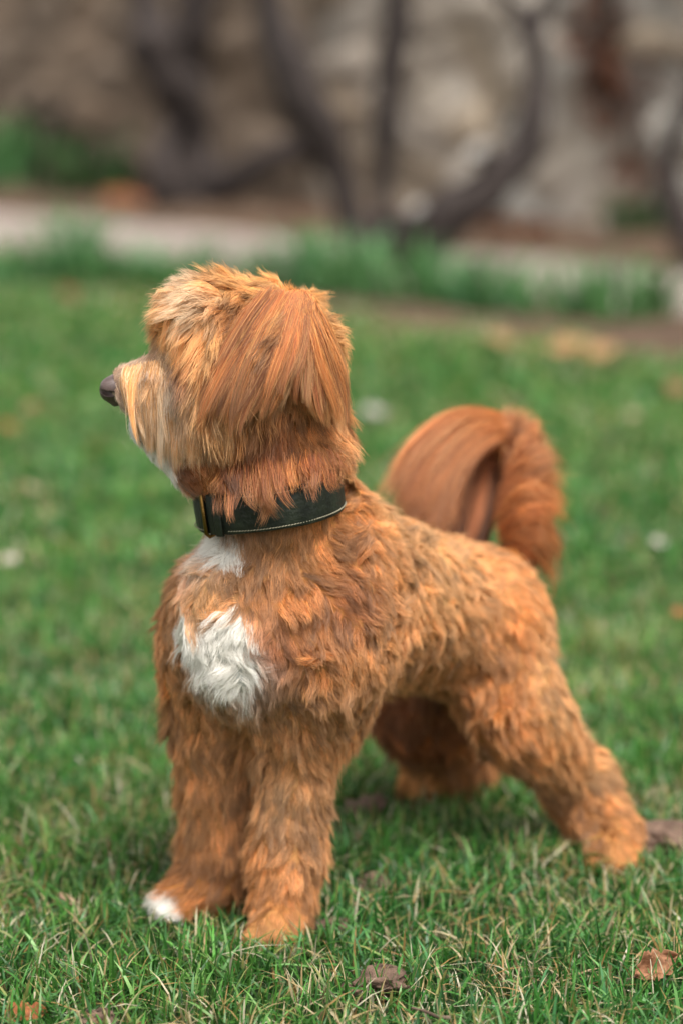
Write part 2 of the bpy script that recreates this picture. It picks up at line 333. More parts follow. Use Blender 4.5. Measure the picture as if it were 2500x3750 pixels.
tag(link('foliage', np_mesh('foliage', np.concatenate(Vs), np.concatenate(Fs), True, np.concatenate(Cs)), M_LEAF, bs), kind='stuff')
for k in range(7):
    x1 = 2180 + 55 * k
    limb('stem', [P(2330 + rb.uniform(-40, 40), 860, db), P((2330 + x1) / 2, 560, db + rb.uniform(-.1, .1)), P(x1, 250, db), P(x1 + rb.uniform(-60, 60), -200, db)], [.016, .012, .009, .004], bs, steps=10, n=6)

# ------------------------------------------------------------------ grass
def field(n_per_m2, y0, y1, rg, hmin, hmax, wmin, wmax, straw, flat=0.25):
    area_w = 0.34 * y1 + 0.7
    n = int(n_per_m2 * (y1 - y0) * 2 * area_w)
    y = rg.uniform(y0, y1, n); x = rg.uniform(-area_w, area_w, n)
    p = np.stack([x, y, np.zeros(n)], 1)
    keep = (np.abs(x) < 0.34 * y + 0.7) & ((np.abs(x) < 0.20 * y + 0.40) | (rg.random(n) < 0.4)) & (((p - E0) @ NW) < BED_NEAR + 0.06 + 0.10 * np.sin(x * 7) * np.sin(x * 17 + 1))
    pn = vnoise(p, 3.2, 0)[:, 0] * .6 + vnoise(p, 9, 1)[:, 0] * .5
    keep &= rg.random(n) < np.clip(1.0 + 0.25 * pn, .3, 1)
    p = p[keep]; n = len(p); pn = pn[keep]
    edge = np.clip(1 - (BED_NEAR - (p - E0) @ NW) / 0.55, 0, 1)      # drier towards the bed
    is_straw = rg.random(n) < straw * (1 + .5 * vnoise(p, 5, 2)[:, 0]) + edge * .3
    h = rg.uniform(hmin, hmax, n) * (1 + .22 * np.clip(pn, -1.5, 1.5)) * np.where(is_straw, 1.08, 1)
    pd = np.min([np.linalg.norm(p[:, :2] - G(*q)[:2], axis=1) for q in ((1035, 3430), (1010, 3470), (700, 3340), (640, 3370), (2245, 3165), (1600, 2920))], 0)
    h = h * np.clip((pd - .012) / .035, .12, 1)                      # trodden flat under the paws
    wd = rg.uniform(wmin, wmax, n) * np.where(is_straw, .75, 1)
    b = rg.uniform(0, 6.283, n); lean = np.abs(rg.normal(.45, .35, n)) + np.where(is_straw, .12, 0) + (rg.random(n) < flat) * .7
    dirv = np.stack([np.cos(b), np.sin(b), np.zeros(n)], 1); f = b + 1.57 + rg.normal(0, .6, n); sd = np.stack([np.cos(f), np.sin(f), rg.normal(0, .25, n)], 1)
    kink = rg.normal(0, .12, n)
    V = []
    for s, k in ((0, .8), (.4, 1), (.75, .75)):
        c = p + dirv * (h * lean * s ** 1.8)[:, None] + sd * (h * kink * s * s)[:, None] + np.array([0, 0, 1]) * (h * s * (1 - .42 * np.clip(lean, 0, 1.9) * s))[:, None]
        V += [c - sd * (wd * k / 2)[:, None], c + sd * (wd * k / 2)[:, None]]
    V.append(p + dirv * (h * lean)[:, None] + sd * (h * kink)[:, None] + np.array([0, 0, 1]) * (h * np.maximum(.06, 1 - .42 * np.clip(lean, 0, 1.9)))[:, None])
    V = np.stack(V, 1).reshape(-1, 3); o = np.arange(n)[:, None] * 7
    Q = np.concatenate([o + [[0, 1, 3, 2]], o + [[2, 3, 5, 4]]]); T = o + [[4, 5, 6]]
    g = np.array([lin(66, 124, 50), lin(88, 150, 64), lin(126, 178, 96), lin(50, 102, 42), lin(96, 154, 94)])[rg.choice(5, n, p=[.28, .32, .16, .14, .10])]
    st = np.array([lin(222, 204, 162), lin(206, 180, 130), lin(188, 152, 96), lin(228, 218, 186)])[rg.integers(0, 4, n)]
    col = np.where(is_straw[:, None], st, g * np.exp(.16 * pn + rg.normal(0, .18, n))[:, None] * np.exp(np.clip(vnoise(p, 2.1, 2)[:, :1], -1.5, 1.5) * np.array([[.16, .05, .02]])))
    c7 = np.repeat(col[:, None], 7, 1)
    yt = (rg.random(n) < .14) & ~is_straw
    c7[yt, 4:] = c7[yt, 4:] * .35 + lin(196, 176, 112) * .65          # yellowed tips
    return V, Q, T, c7.reshape(-1, 3)
rgx = np.random.default_rng(5); parts = []
for a in ((46000, 1.45, 2.35, .016, .046, .0013, .0030, .19), (24000, 2.35, 3.3, .020, .046, .0018, .0036, .15), (10000, 3.3, 5.0, .024, .048, .0035, .007, .085), (5200, 5.0, 8.6, .03, .05, .007, .013, .065)):
    parts.append(field(a[0], a[1], a[2], rgx, *a[3:]))
o_ = np.cumsum([0] + [len(q[0]) for q in parts])
M_GRASS = mat_tint('grass_blade', rough=0.4, spec=0.3, transl=0.35)
gr = link('grass', np_mesh('grass', np.concatenate([q[0] for q in parts]), [np.concatenate([q[1] + o_[i] for i, q in enumerate(parts)]), np.concatenate([q[2] + o_[i] for i, q in enumerate(parts)])], True, np.concatenate([q[3] for q in parts])), M_GRASS)
tag(gr, 'short green lawn grass mixed with dry straw blades', 'grass', kind='stuff')
# ------------------------------------------------------------------ the dog: one continuous body grown from a signed distance field
H = nrm([-0.68, -0.73, 0.0])
LF = nrm([0.73, -0.68, 0.0])
PRIMS = []
def cap(a, b, ra, rb, k=0.02): PRIMS.append(('c', np.array(a), np.array(b), ra, rb, k))
def chain(pts, rads, k=0.02):
    for i in range(len(pts) - 1): cap(pts[i], pts[i + 1], rads[i], rads[i + 1], k)
def ell(c, rad, k=0.025): PRIMS.append(('e', np.array(c), np.array(rad), k))

# trunk
ell(P(1000, 2300, 1.975), (0.074, 0.072, 0.082), 0.03)
ell(P(890, 2260, 1.925), (0.050, 0.05, 0.066), 0.04)
cap(P(1150, 2165, 2.0), P(1670, 2260, 2.15), 0.080, 0.063, 0.04)
ell(P(1725, 2275, 2.175), (0.060, 0.058, 0.062), 0.03)
cap(P(1150, 2055, 1.985), P(1015, 1690, 1.93), 0.061, 0.048, 0.035)
ell(P(1060, 1600, 1.935), (0.039, 0.04, 0.048), 0.03)
ell(P(1190, 2320, 1.935), (0.046, 0.042, 0.07), 0.04)
ell(P(790, 2350, 1.99), (0.042, 0.042, 0.06), 0.04)
# fore legs
chain([P(1170, 2400, 1.945), P(1110, 2640, 1.965), P(1050, 3150, 1.95), P(1035, 3330, 1.94)], [0.044, 0.032, 0.024, 0.024], 0.025)
ell(P(1130, 2480, 2.0), (0.05, 0.05, 0.05), 0.04)
chain([P(800, 2400, 1.995), P(792, 2650, 2.005), P(796, 3150, 2.005), P(760, 3270, 2.0)], [0.04, 0.033, 0.0265, 0.024], 0.025)
def paw(px, py, dirv, size=1.0):
    g = G(px, py); dv = nrm([dirv[0], dirv[1], 0]); sd = np.array([-dv[1], dv[0], 0])
    cap(g + dv * -0.014 + [0, 0, 0.026], g + dv * 0.014 + [0, 0, 0.017], 0.022 * size, 0.017 * size, 0.012)
    for t in (-1.5, -0.5, 0.5, 1.5):
        cap(g + dv * 0.008 + sd * t * 0.009 + [0, 0, 0.016], g + dv * (0.030 - abs(t) * 0.004) + sd * t * 0.0105 + [0, 0, 0.0105], 0.010 * size, 0.009 * size, 0.006)
    return g
paw(1030, 3445, (-0.35, -0.9))
paw(700, 3350, (-0.85, -0.5))
paw(2245, 3175, (-0.15, -0.95), 1.05)
paw(1600, 2925, (-0.8, -0.5))
# hind legs
chain([P(1780, 2320, 2.14), P(1895, 2610, 2.11), P(2125, 2885, 2.165), P(2220, 3090, 2.15)], [0.055, 0.038, 0.025, 0.024], 0.03)
chain([P(1690, 2390, 2.24), P(1545, 2590, 2.255), P(1620, 2740, 2.30), P(1672, 2890, 2.325)], [0.05, 0.042, 0.036, 0.025], 0.025)
ell(P(1725, 2745, 2.33), (0.022, 0.02, 0.028), 0.03)
# head
ell(P(950, 1300, 1.917), (0.062, 0.054, 0.055), 0.02)
ell(P(728, 1182, 1.914), (0.032, 0.036, 0.032), 0.03)
ell(P(850, 1480, 1.885), (0.040, 0.026, 0.040), 0.03)
ell(P(850, 1480, 1.943), (0.040, 0.026, 0.040), 0.03)
cap(P(730, 1400, 1.914), P(475, 1415, 1.914), 0.034, 0.0170, 0.022)
ell(P(590, 1455, 1.900), (0.028, 0.014, 0.017), 0.012)
ell(P(590, 1455, 1.928), (0.028, 0.014, 0.017), 0.012)
cap(P(548, 1562, 1.914), P(740, 1660, 1.914), 0.0155, 0.032, 0.008)
cap(P(830, 1600, 1.918), P(990, 1780, 1.93), 0.030, 0.044, 0.03)
# ear flaps
chain([P(1090, 1120, 1.868), P(1010, 1270, 1.860), P(930, 1400, 1.860)], [0.012, 0.015, 0.011], 0.015)
chain([P(1130, 1120, 1.966), P(1080, 1270, 1.974), P(1010, 1400, 1.972)], [0.012, 0.015, 0.011], 0.015)
# tail core
TAIL = [P(1830, 2110, 2.225), P(1930, 1990, 2.255), P(1965, 1840, 2.27), P(1945, 1700, 2.275), P(1880, 1610, 2.275), P(1790, 1580, 2.27), P(1700, 1600, 2.26)]
chain(TAIL, [0.018, 0.014, 0.012, 0.011, 0.010, 0.008, 0.006], 0.01)

VOX = 0.005
B0 = np.array([-0.26, 1.76, -0.012]); B1 = np.array([0.32, 2.46, 0.60])
DIM = np.ceil((B1 - B0) / VOX).astype(int) + 1
GX = [np.arange(DIM[i]) * VOX + B0[i] for i in range(3)]
def sdf_prim(pr, X, Y, Z):
    if pr[0] == 'c':
        _, a, b, ra, rb, k = pr
        ba = b - a; q = (X - a[0]) * ba[0] + (Y - a[1]) * ba[1] + (Z - a[2]) * ba[2]
        h = np.clip(q / (ba @ ba + 1e-12), 0, 1)
        return np.sqrt((X - a[0] - h * ba[0]) ** 2 + (Y - a[1] - h * ba[1]) ** 2 + (Z - a[2] - h * ba[2]) ** 2) - (ra + (rb - ra) * h)
    _, c, r, k = pr
    x, y, z = X - c[0], Y - c[1], Z - c[2]
    k0 = np.sqrt((x / r[0]) ** 2 + (y / r[1]) ** 2 + (z / r[2]) ** 2)
    k1 = np.sqrt((x / r[0] ** 2) ** 2 + (y / r[1] ** 2) ** 2 + (z / r[2] ** 2) ** 2) + 1e-6
    return k0 * (k0 - 1) / k1
def sdf_grid(prims, axes, far=0.2):
    X, Y, Z = np.meshgrid(*[a.astype(np.float32) for a in axes], indexing='ij', sparse=True)
    vol = np.full((len(axes[0]), len(axes[1]), len(axes[2])), far, np.float32)
    for pr in prims:
        if pr[0] == 'c': lo = np.minimum(pr[1] - pr[3], pr[2] - pr[4]); hi = np.maximum(pr[1] + pr[3], pr[2] + pr[4])
        else: lo = pr[1] - pr[2]; hi = pr[1] + pr[2]
        sl = []
        for i in range(3):
            a0 = np.searchsorted(axes[i], lo[i] - 0.09); a1 = np.searchsorted(axes[i], hi[i] + 0.09)
            sl.append(slice(max(a0, 0), max(a1, 1)))
        s = tuple(sl); d = sdf_prim(pr, X[s[0]], Y[:, s[1]], Z[:, :, s[2]]); k = pr[-1]
        v = vol[s]; h = np.maximum(k - np.abs(v - d), 0) / k
        vol[s] = np.minimum(v, d) - h * h * k * 0.25
    return vol
def surface_nets(vol, org, vox):
    s = vol < 0
    nx, ny, nz = vol.shape
    cnt = np.zeros((nx - 1, ny - 1, nz - 1), np.float32); acc = np.zeros((nx - 1, ny - 1, nz - 1, 3), np.float32)
    offs = [(i, j, k) for i in (0, 1) for j in (0, 1) for k in (0, 1)]
    def sub(a, o): return a[o[0]:nx - 1 + o[0], o[1]:ny - 1 + o[1], o[2]:nz - 1 + o[2]]
    any_ = np.zeros(cnt.shape, bool); all_ = np.ones(cnt.shape, bool)
    for o in offs: any_ |= sub(s, o); all_ &= sub(s, o)
    act = any_ & ~all_
    I = np.argwhere(act); idx = np.full(cnt.shape, -1, np.int32); idx[act] = np.arange(len(I))
    pos = np.zeros((len(I), 3)); c = np.zeros(len(I))
    for o in offs:
        for ax in range(3):
            if o[ax]: continue
            o2 = list(o); o2[ax] = 1
            va = vol[I[:, 0] + o[0], I[:, 1] + o[1], I[:, 2] + o[2]]; vb = vol[I[:, 0] + o2[0], I[:, 1] + o2[1], I[:, 2] + o2[2]]
            m = (va < 0) != (vb < 0); t = np.where(m, va / np.where(m, va - vb, 1), 0)
            p = np.tile(np.array(o, float), (len(I), 1)); p[:, ax] = t
            pos += p * m[:, None]; c += m
    V = (I + pos / c[:, None]) * vox + org
    F = []
    for ax in range(3):
        b, cx = (ax + 1) % 3, (ax + 2) % 3
        sl0 = [slice(1, -1)] * 3; sl1 = [slice(1, -1)] * 3
        sl0[ax] = slice(0, vol.shape[ax] - 1); sl1[ax] = slice(1, vol.shape[ax])
        a0 = s[tuple(sl0)]; a1 = s[tuple(sl1)]
        E = np.argwhere(a0 != a1); flip = a0[tuple(E.T)]
        e = E.copy(); e[:, b] += 1; e[:, cx] += 1
        def cell(db, dc):
            q = e.copy(); q[:, b] += db; q[:, cx] += dc; return idx[q[:, 0], q[:, 1], q[:, 2]]
        q = np.stack([cell(-1, -1), cell(0, -1), cell(0, 0), cell(-1, 0)], 1)
        q[~flip] = q[~flip][:, ::-1]
        F.append(q[(q >= 0).all(1)])
    return V, np.concatenate(F)

VOL = sdf_grid(PRIMS, GX)
_XX = np.stack(np.meshgrid(*[a[::3] for a in GX], indexing='ij'), -1)
_bump = (vnoise(_XX, 30, 0)[..., 0] + 0.7 * vnoise(_XX, 55, 2)[..., 1]).repeat(3, 0).repeat(3, 1).repeat(3, 2)[:DIM[0], :DIM[1], :DIM[2]]
VOL += (np.clip(_bump, -2, 2) * 0.0013).astype(np.float32) * np.clip((0.44 - GX[2]) / 0.05, 0, 1)[None, None, :].astype(np.float32)   # lumpy coat
VOL += (-0.0008 * np.clip((0.43 - GX[2]) / 0.03, 0, 1) * np.clip((GX[2] - 0.03) / 0.03, 0, 1))[None, None, :].astype(np.float32)   # fuller trunk and legs
# the collar presses on the coat: a short solid cylinder used for hair collision only
COLLAR_C = P(988, 1818, 1.928); COLLAR_A = nrm([-0.14, -0.02, 1.0]); COLLAR_R = 0.0585; COLLAR_H = 0.033
COL_E1 = nrm(np.cross([0, 1, 0], COLLAR_A)); COL_E2 = np.cross(COLLAR_A, COL_E1)
X, Y, Z = np.meshgrid(*GX, indexing='ij', sparse=True)
_ax = (X - COLLAR_C[0]) * COLLAR_A[0] + (Y - COLLAR_C[1]) * COLLAR_A[1] + (Z - COLLAR_C[2]) * COLLAR_A[2]
_r2 = (X - COLLAR_C[0]) ** 2 + (Y - COLLAR_C[1]) ** 2 + (Z - COLLAR_C[2]) ** 2 - _ax ** 2
_dr = np.sqrt(np.maximum(_r2, 0)) - (COLLAR_R + 0.004); _da = np.abs(_ax) - COLLAR_H / 2
_rr = np.sqrt(np.maximum(_r2, 0))
VOL = np.maximum(VOL, -np.maximum(np.maximum(np.abs(_ax) - COLLAR_H / 2 - 0.001, COLLAR_R - 0.005 - _rr), _rr - 0.073)).astype(np.float32)   # the collar cinches the neck
VOLH = np.minimum(VOL, np.minimum(np.maximum(_dr, _da), 0) + np.sqrt(np.maximum(_dr, 0) ** 2 + np.maximum(_da, 0) ** 2)).astype(np.float32)

def tri(vol, p):
    g = (p - B0) / VOX; g = np.clip(g, 0.001, np.array(vol.shape) - 1.002); i = g.astype(int); f = g - i
    x, y, z = i[..., 0], i[..., 1], i[..., 2]; fx, fy, fz = f[..., 0], f[..., 1], f[..., 2]
    c = lambda a, b, d: vol[x + a, y + b, z + d]
    c00 = c(0, 0, 0) * (1 - fx) + c(1, 0, 0) * fx; c10 = c(0, 1, 0) * (1 - fx) + c(1, 1, 0) * fx
    c01 = c(0, 0, 1) * (1 - fx) + c(1, 0, 1) * fx; c11 = c(0, 1, 1) * (1 - fx) + c(1, 1, 1) * fx
    return (c00 * (1 - fy) + c10 * fy) * (1 - fz) + (c01 * (1 - fy) + c11 * fy) * fz
def grad(vol, p, h=0.006):
    g = np.stack([tri(vol, p + np.eye(3)[i] * h) - tri(vol, p - np.eye(3)[i] * h) for i in range(3)], -1)
    return nrm(g)
def hit(px, py, d=None):
    """where the sight line through a photo pixel first meets the dog's skin"""
    r = ray(px, py); r = r / np.linalg.norm(r)
    ts = np.arange(1.78, 2.5, 0.002); pts = C0 + ts[:, None] * r
    v = tri(VOL, pts); inside = np.argwhere(v < 0)
    return pts[inside[0, 0]] if len(inside) else pts[np.argmin(v)]

BV, BF = surface_nets(VOL, B0, VOX)
# ---- coat colours
def fur(r, g, b): return lin(r, g, b) / ALBEDO * 0.76
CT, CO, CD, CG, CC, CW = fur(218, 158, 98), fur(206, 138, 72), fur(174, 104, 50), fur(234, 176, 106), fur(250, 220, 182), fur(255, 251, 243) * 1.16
CL = fur(226, 174, 116); CP = fur(238, 208, 182)
# zones: pixel, hair flow in the picture (dx, dy, depth), length mm, lift, curl, colour
ZT = [
 (600,1090,-1,-.3,0,22,.5,.5,CL),(590,1190,-1,.2,0,20,.45,.5,CG),(660,1040,-1,-.4,0,20,.5,.4,CC),(700,1130,-.9,.25,0,26,.5,.45,CC),(850,1040,-.8,.2,0,24,.45,.5,CG),(980,1060,-.5,.6,0,24,.5,.6,CG),
 (620,1250,-.5,1,0,16,.4,.4,CG),(700,1230,-.45,1,0,30,.35,.35,CG),(800,1250,-.35,1,0,34,.28,.25,CG),(780,1360,-.15,1,0,36,.2,.15,CG),(690,1320,-.25,1,0,16,.25,.15,CO),(650,1330,-.1,1,0,7,.3,.1,CD),(665,1380,-.05,1,0,10,.25,.1,CD * .6),(655,1345,-.05,1,0,8,.25,.1,CD * .6),  # darkest zones here paint the shade of the eye hollow into the coat
 (880,1150,-.5,.9,0,30,.35,.35,CO),(930,1300,-.4,1,0,34,.25,.2,CO),(1100,1060,.1,.6,0,16,.4,.7,CG),(1180,1110,.6,.4,.3,18,.45,.7,CG),(1230,1230,.7,.5,.3,22,.5,.7,CG),(1235,1350,.4,1,.2,22,.45,.5,CG),(1240,1480,.3,1,0,24,.4,.5,CT),(1240,1600,.5,.9,0,26,.45,.5,CT),
 (620,1300,1,-.2,0,5,.25,.05,CC),(520,1340,1,-.1,0,4,.25,.05,CP),(460,1375,1,0,0,2.5,.25,.02,CP),(440,1480,.4,1,0,3,.3,.05,CP),(500,1500,.25,1,0,7,.25,.05,CC),(480,1420,.3,1,0,4,.3,.05,CD),
 (560,1390,.0,1,0,34,.25,.06,CL),(640,1390,.05,1,0,44,.2,.05,CC),(720,1430,.02,1,0,46,.15,.05,CL),(800,1480,.0,1,0,42,.15,.06,CG),(870,1560,-.05,1,0,30,.2,.1,CO),
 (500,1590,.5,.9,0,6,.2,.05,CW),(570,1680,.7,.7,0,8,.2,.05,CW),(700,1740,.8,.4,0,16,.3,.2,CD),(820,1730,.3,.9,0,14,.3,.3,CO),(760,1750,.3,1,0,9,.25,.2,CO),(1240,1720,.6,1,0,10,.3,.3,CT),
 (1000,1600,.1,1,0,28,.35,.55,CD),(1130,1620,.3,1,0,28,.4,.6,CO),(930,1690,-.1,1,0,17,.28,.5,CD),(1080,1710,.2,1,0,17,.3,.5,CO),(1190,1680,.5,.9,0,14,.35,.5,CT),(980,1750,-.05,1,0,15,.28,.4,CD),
 (780,1990,-.1,1,0,24,.3,.35,CW),(900,2010,0,1,0,26,.3,.4,CT),(1050,2010,.15,1,0,26,.3,.4,CT),(1200,1960,.6,1,0,28,.3,.4,CO),(1300,1850,1,.6,.4,26,.35,.4,CO),
 (660,2150,-.4,1,0,24,.4,.4,CT),(780,2200,-.1,1,0,26,.35,.4,CG),(950,2180,0,1,0,28,.35,.5,CO),(1100,2200,.3,1,0,28,.35,.5,CO),(1270,2200,.7,.9,0,28,.35,.5,CD),(1000,2370,.1,1,0,30,.35,.5,CD),(1150,2400,.2,1,0,30,.35,.5,CO),(1300,2450,.4,1,0,28,.35,.5,CT),(1120,2560,.1,1,0,30,.35,.45,CT),
 (620,2350,-.3,1,0,24,.4,.4,CT),(640,2550,-.2,1,0,24,.35,.4,CT),(850,2430,-.15,1,0,32,.35,.35,CW),
 (1400,1890,1,.3,.6,24,.4,.55,CL),(1560,1960,1,.45,.5,24,.4,.55,CL),(1450,2080,.6,.9,.3,26,.35,.6,CT),(1620,2160,.5,1,.3,26,.35,.6,CL),(1420,2280,.4,1,.2,28,.35,.6,CT),(1550,2380,.3,1,.2,28,.35,.55,CT),(1450,2500,.4,1,.2,26,.4,.5,CT),(1720,2060,.8,.8,.3,24,.4,.5,CL),(1850,2130,.7,.9,.3,22,.4,.5,CT),
 (1750,2350,.2,1,.1,26,.35,.5,CT),(1900,2330,.3,1,.1,24,.35,.5,CO),(1830,2520,.1,1,0,26,.35,.45,CO),(2000,2400,.35,1,.1,24,.4,.4,CL),(2040,2600,.3,1,.1,22,.4,.4,CL),(1900,2700,.4,1,0,24,.35,.4,CO),(2060,2780,.7,1,0,24,.35,.4,CT),(2180,2830,.8,.7,.2,26,.45,.35,CL),(2220,2980,.5,1,.1,22,.4,.35,CT),(2120,2960,.3,1,0,22,.35,.35,CO),(2200,3100,.1,1,-.1,14,.35,.3,CO),(2280,3140,.5,1,0,8,.3,.2,CT),(2200,3170,0,1,-.2,7,.3,.2,CT),
 (960,2750,-.6,1,0,28,.38,.35,CT),(1150,2750,.5,1,0,28,.38,.35,CT),(970,2950,-.6,1,0,28,.38,.3,CT),(1040,2900,0,1,0,30,.3,.3,CL),(1140,2950,.7,1,0,26,.4,.3,CT),(1050,3120,-.1,1,0,28,.35,.3,CT),(960,3150,-.5,1,0,22,.4,.3,CO),(1150,3150,.5,1,0,22,.4,.3,CT),(1040,3310,0,1,0,14,.4,.25,CO),(1020,3420,-.3,.9,-.3,6,.3,.15,CT),(980,3440,-.3,.9,-.3,6,.3,.15,CT),
 (660,2750,-.5,1,0,26,.38,.35,CT),(790,2800,.1,1,0,28,.35,.35,CT),(680,2980,-.4,1,0,24,.38,.3,CT),(800,2980,.2,1,0,28,.35,.3,CT),(750,3150,-.1,1,0,24,.38,.3,CO),(680,3270,-.8,.7,0,16,.35,.2,CO),(620,3330,-1,.3,-.2,6,.3,.15,CO),
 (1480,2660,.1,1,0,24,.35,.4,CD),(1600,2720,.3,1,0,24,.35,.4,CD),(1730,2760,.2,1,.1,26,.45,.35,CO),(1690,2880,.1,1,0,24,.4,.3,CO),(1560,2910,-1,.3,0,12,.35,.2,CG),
 (1930,1980,.7,.3,0,14,.4,.2,CO),(1960,1800,.8,.2,0,14,.4,.2,CO),(1850,1600,.2,-.8,0,12,.4,.2,CO),
 (1000,1200,-.5,1,0,26,.2,.1,CO),(960,1350,-.4,1,0,26,.2,.1,CO),
]
ZP = np.array([hit(z[0], z[1]) for z in ZT]); ZF = nrm(np.array([RT * z[2] - UP * z[3] + FW * z[4] for z in ZT]))
TRIM = np.array([1.0 if (z[1] < 1800 and z[0] < 1320) else (0.86 if z[1] > 2650 else 0.68) for z in ZT])      # trunk and legs are clipped shorter
ZL = np.array([z[5] for z in ZT]) / 1000 * TRIM; ZLIFT = np.array([z[6] for z in ZT]) * np.where(TRIM > .99, 1.0, 0.72); ZCURL = np.array([z[7] for z in ZT]); ZC = np.array([z[8] for z in ZT])
ZEPS = np.array([6e-5 if (z[1] < 1800 and z[0] < 1320) else 5e-4 for z in ZT], np.float32)[None]
def zone_w(p, pw=2.0):
    d2 = ((p[:, None, :] - ZP[None]) ** 2).sum(-1).astype(np.float32); w = 1.0 / (d2 + ZEPS) ** pw
    return w / w.sum(1, keepdims=True)
# white patches of the coat: centre pixel, radius m
WHITE = [(hit(*c), r) for c, r in (((672, 2330), .017), ((730, 2370), .021), ((795, 2385), .024), ((845, 2310), .016), ((850, 2245), .010), ((848, 2440), .020), ((860, 2500), .014),
         ((750, 1945), .014), ((785, 1985), .015), ((835, 2030), .013), ((570, 3360), .024), ((615, 3390), .018), ((520, 1610), .020), ((580, 1700), .016))]
def white_mask(p):
    q = p + vnoise(p, 45, 1) * 0.0028
    m = np.zeros(len(p))
    for c, r in WHITE:
        m = np.maximum(m, np.clip((r - np.linalg.norm(q - c, axis=1)) / 0.008 + 0.5, 0, 1))
    return m

DOG_BASE = np.array([0.03, 2.09, 0.0])
dog = empty('dog', DOG_BASE)
tag(dog, 'curly apricot-brown dog with white chest patch standing on the lawn, looking left', 'dog')
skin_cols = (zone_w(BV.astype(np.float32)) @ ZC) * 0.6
_lip = np.concatenate([catmull([hit(*q) for q in ((425, 1488), (452, 1530), (495, 1585), (540, 1645))], 24)])
_dl = np.min(np.linalg.norm(BV[:, None] - _lip[None], axis=2), 1)
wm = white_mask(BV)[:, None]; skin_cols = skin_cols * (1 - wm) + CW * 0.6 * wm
M_SKIN = mat_tint('dog_skin', rough=0.85, spec=0.15, noise=0.15, nscale=80)
skin_cols[_dl < 0.0045] = lin(52, 38, 34)
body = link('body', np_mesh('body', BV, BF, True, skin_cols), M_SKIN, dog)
# ---- fur
def hair_mat(name):
    m, n, l = new_mat(name)
    o = n.new('ShaderNodeOutputMaterial')
    a = n.new('ShaderNodeAttribute'); a.attribute_name = 'tint'
    df = n.new('ShaderNodeBsdfDiffuse'); tr = n.new('ShaderNodeBsdfTranslucent'); gl = n.new('ShaderNodeBsdfHair')
    gl.component = 'Reflection'; gl.inputs['RoughnessU'].default_value = 0.35; gl.inputs['RoughnessV'].default_value = 0.6
    l.new(a.outputs['Color'], df.inputs['Color']); l.new(a.outputs['Color'], tr.inputs['Color'])
    mw = n.new('ShaderNodeMix'); mw.data_type = 'RGBA'; mw.inputs[0].default_value = 0.35; l.new(a.outputs['Color'], mw.inputs[6]); mw.inputs[7].default_value = (1, 1, 1, 1)
    l.new(mw.outputs[2], gl.inputs['Color'])
    m1 = n.new('ShaderNodeMixShader'); m1.inputs[0].default_value = 0.35; l.new(df.outputs[0], m1.inputs[1]); l.new(tr.outputs[0], m1.inputs[2])
    m2 = n.new('ShaderNodeMixShader'); m2.inputs[0].default_value = 0.12; l.new(m1.outputs[0], m2.inputs[1]); l.new(gl.outputs[0], m2.inputs[2])
    l.new(m2.outputs[0], o.inputs[0])
    return m
M_FUR = hair_mat('fur')
def hair_obj(name, pts, rad, cols, parent, mat=None):
    """pts (N,K,3), rad (N,K), cols (N,3): one hair-curves object"""
    N, K, _ = pts.shape
    cu = bpy.data.hair_curves.new(name)
    cu.add_curves([K] * N)
    cu.points.foreach_set('position', np.ascontiguousarray(pts, np.float32).ravel())
    ra = cu.attributes.get('radius') or cu.attributes.new('radius', 'FLOAT', 'POINT')
    ra.data.foreach_set('value', np.ascontiguousarray(rad, np.float32).ravel())
    ca = cu.attributes.new('tint', 'FLOAT_COLOR', 'POINT')
    t = np.linspace(0, 1, K)[None, :, None]; cols = cols[:, None, :]
    # roots tinted deeper as shade in the gaps between tufts, tips bleached
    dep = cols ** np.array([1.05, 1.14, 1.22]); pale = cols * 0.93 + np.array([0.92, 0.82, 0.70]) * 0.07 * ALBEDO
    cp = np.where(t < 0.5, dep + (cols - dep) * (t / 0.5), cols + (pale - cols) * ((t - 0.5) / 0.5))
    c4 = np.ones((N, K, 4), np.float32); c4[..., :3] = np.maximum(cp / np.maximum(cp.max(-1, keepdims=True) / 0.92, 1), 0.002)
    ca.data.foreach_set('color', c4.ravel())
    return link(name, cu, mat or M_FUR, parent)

T3 = np.concatenate([BF[:, [0, 1, 2]], BF[:, [0, 2, 3]]])
A3 = np.linalg.norm(np.cross(BV[T3[:, 1]] - BV[T3[:, 0]], BV[T3[:, 2]] - BV[T3[:, 0]]), axis=1) / 2
NOSE_C = P(425, 1425, 1.914)
def sample_skin(n):
    t = T3[RNG.choice(len(T3), n, p=A3 / A3.sum())]; u = RNG.random((n, 2)); f = u.sum(1) > 1; u[f] = 1 - u[f]
    p = BV[t[:, 0]] + (BV[t[:, 1]] - BV[t[:, 0]]) * u[:, :1] + (BV[t[:, 2]] - BV[t[:, 0]]) * u[:, 1:]
    q = p - COLLAR_C; ax = q @ COLLAR_A
    keep = ~((np.abs(ax) < COLLAR_H / 2 - 0.002) & (np.sqrt(np.maximum((q ** 2).sum(1) - ax ** 2, 0)) < 0.0635)) & (np.linalg.norm(p - NOSE_C, axis=1) > 0.013) & (p[:, 2] > 0.002)
    return p[keep]
def kd_of(p):
    k = kdtree.KDTree(len(p))
    for i, c in enumerate(p.tolist()): k.insert(c, i)
    k.balance(); return k
def nearest(k, p): return np.array([k.find(c)[1] for c in p.tolist()])

K = 9
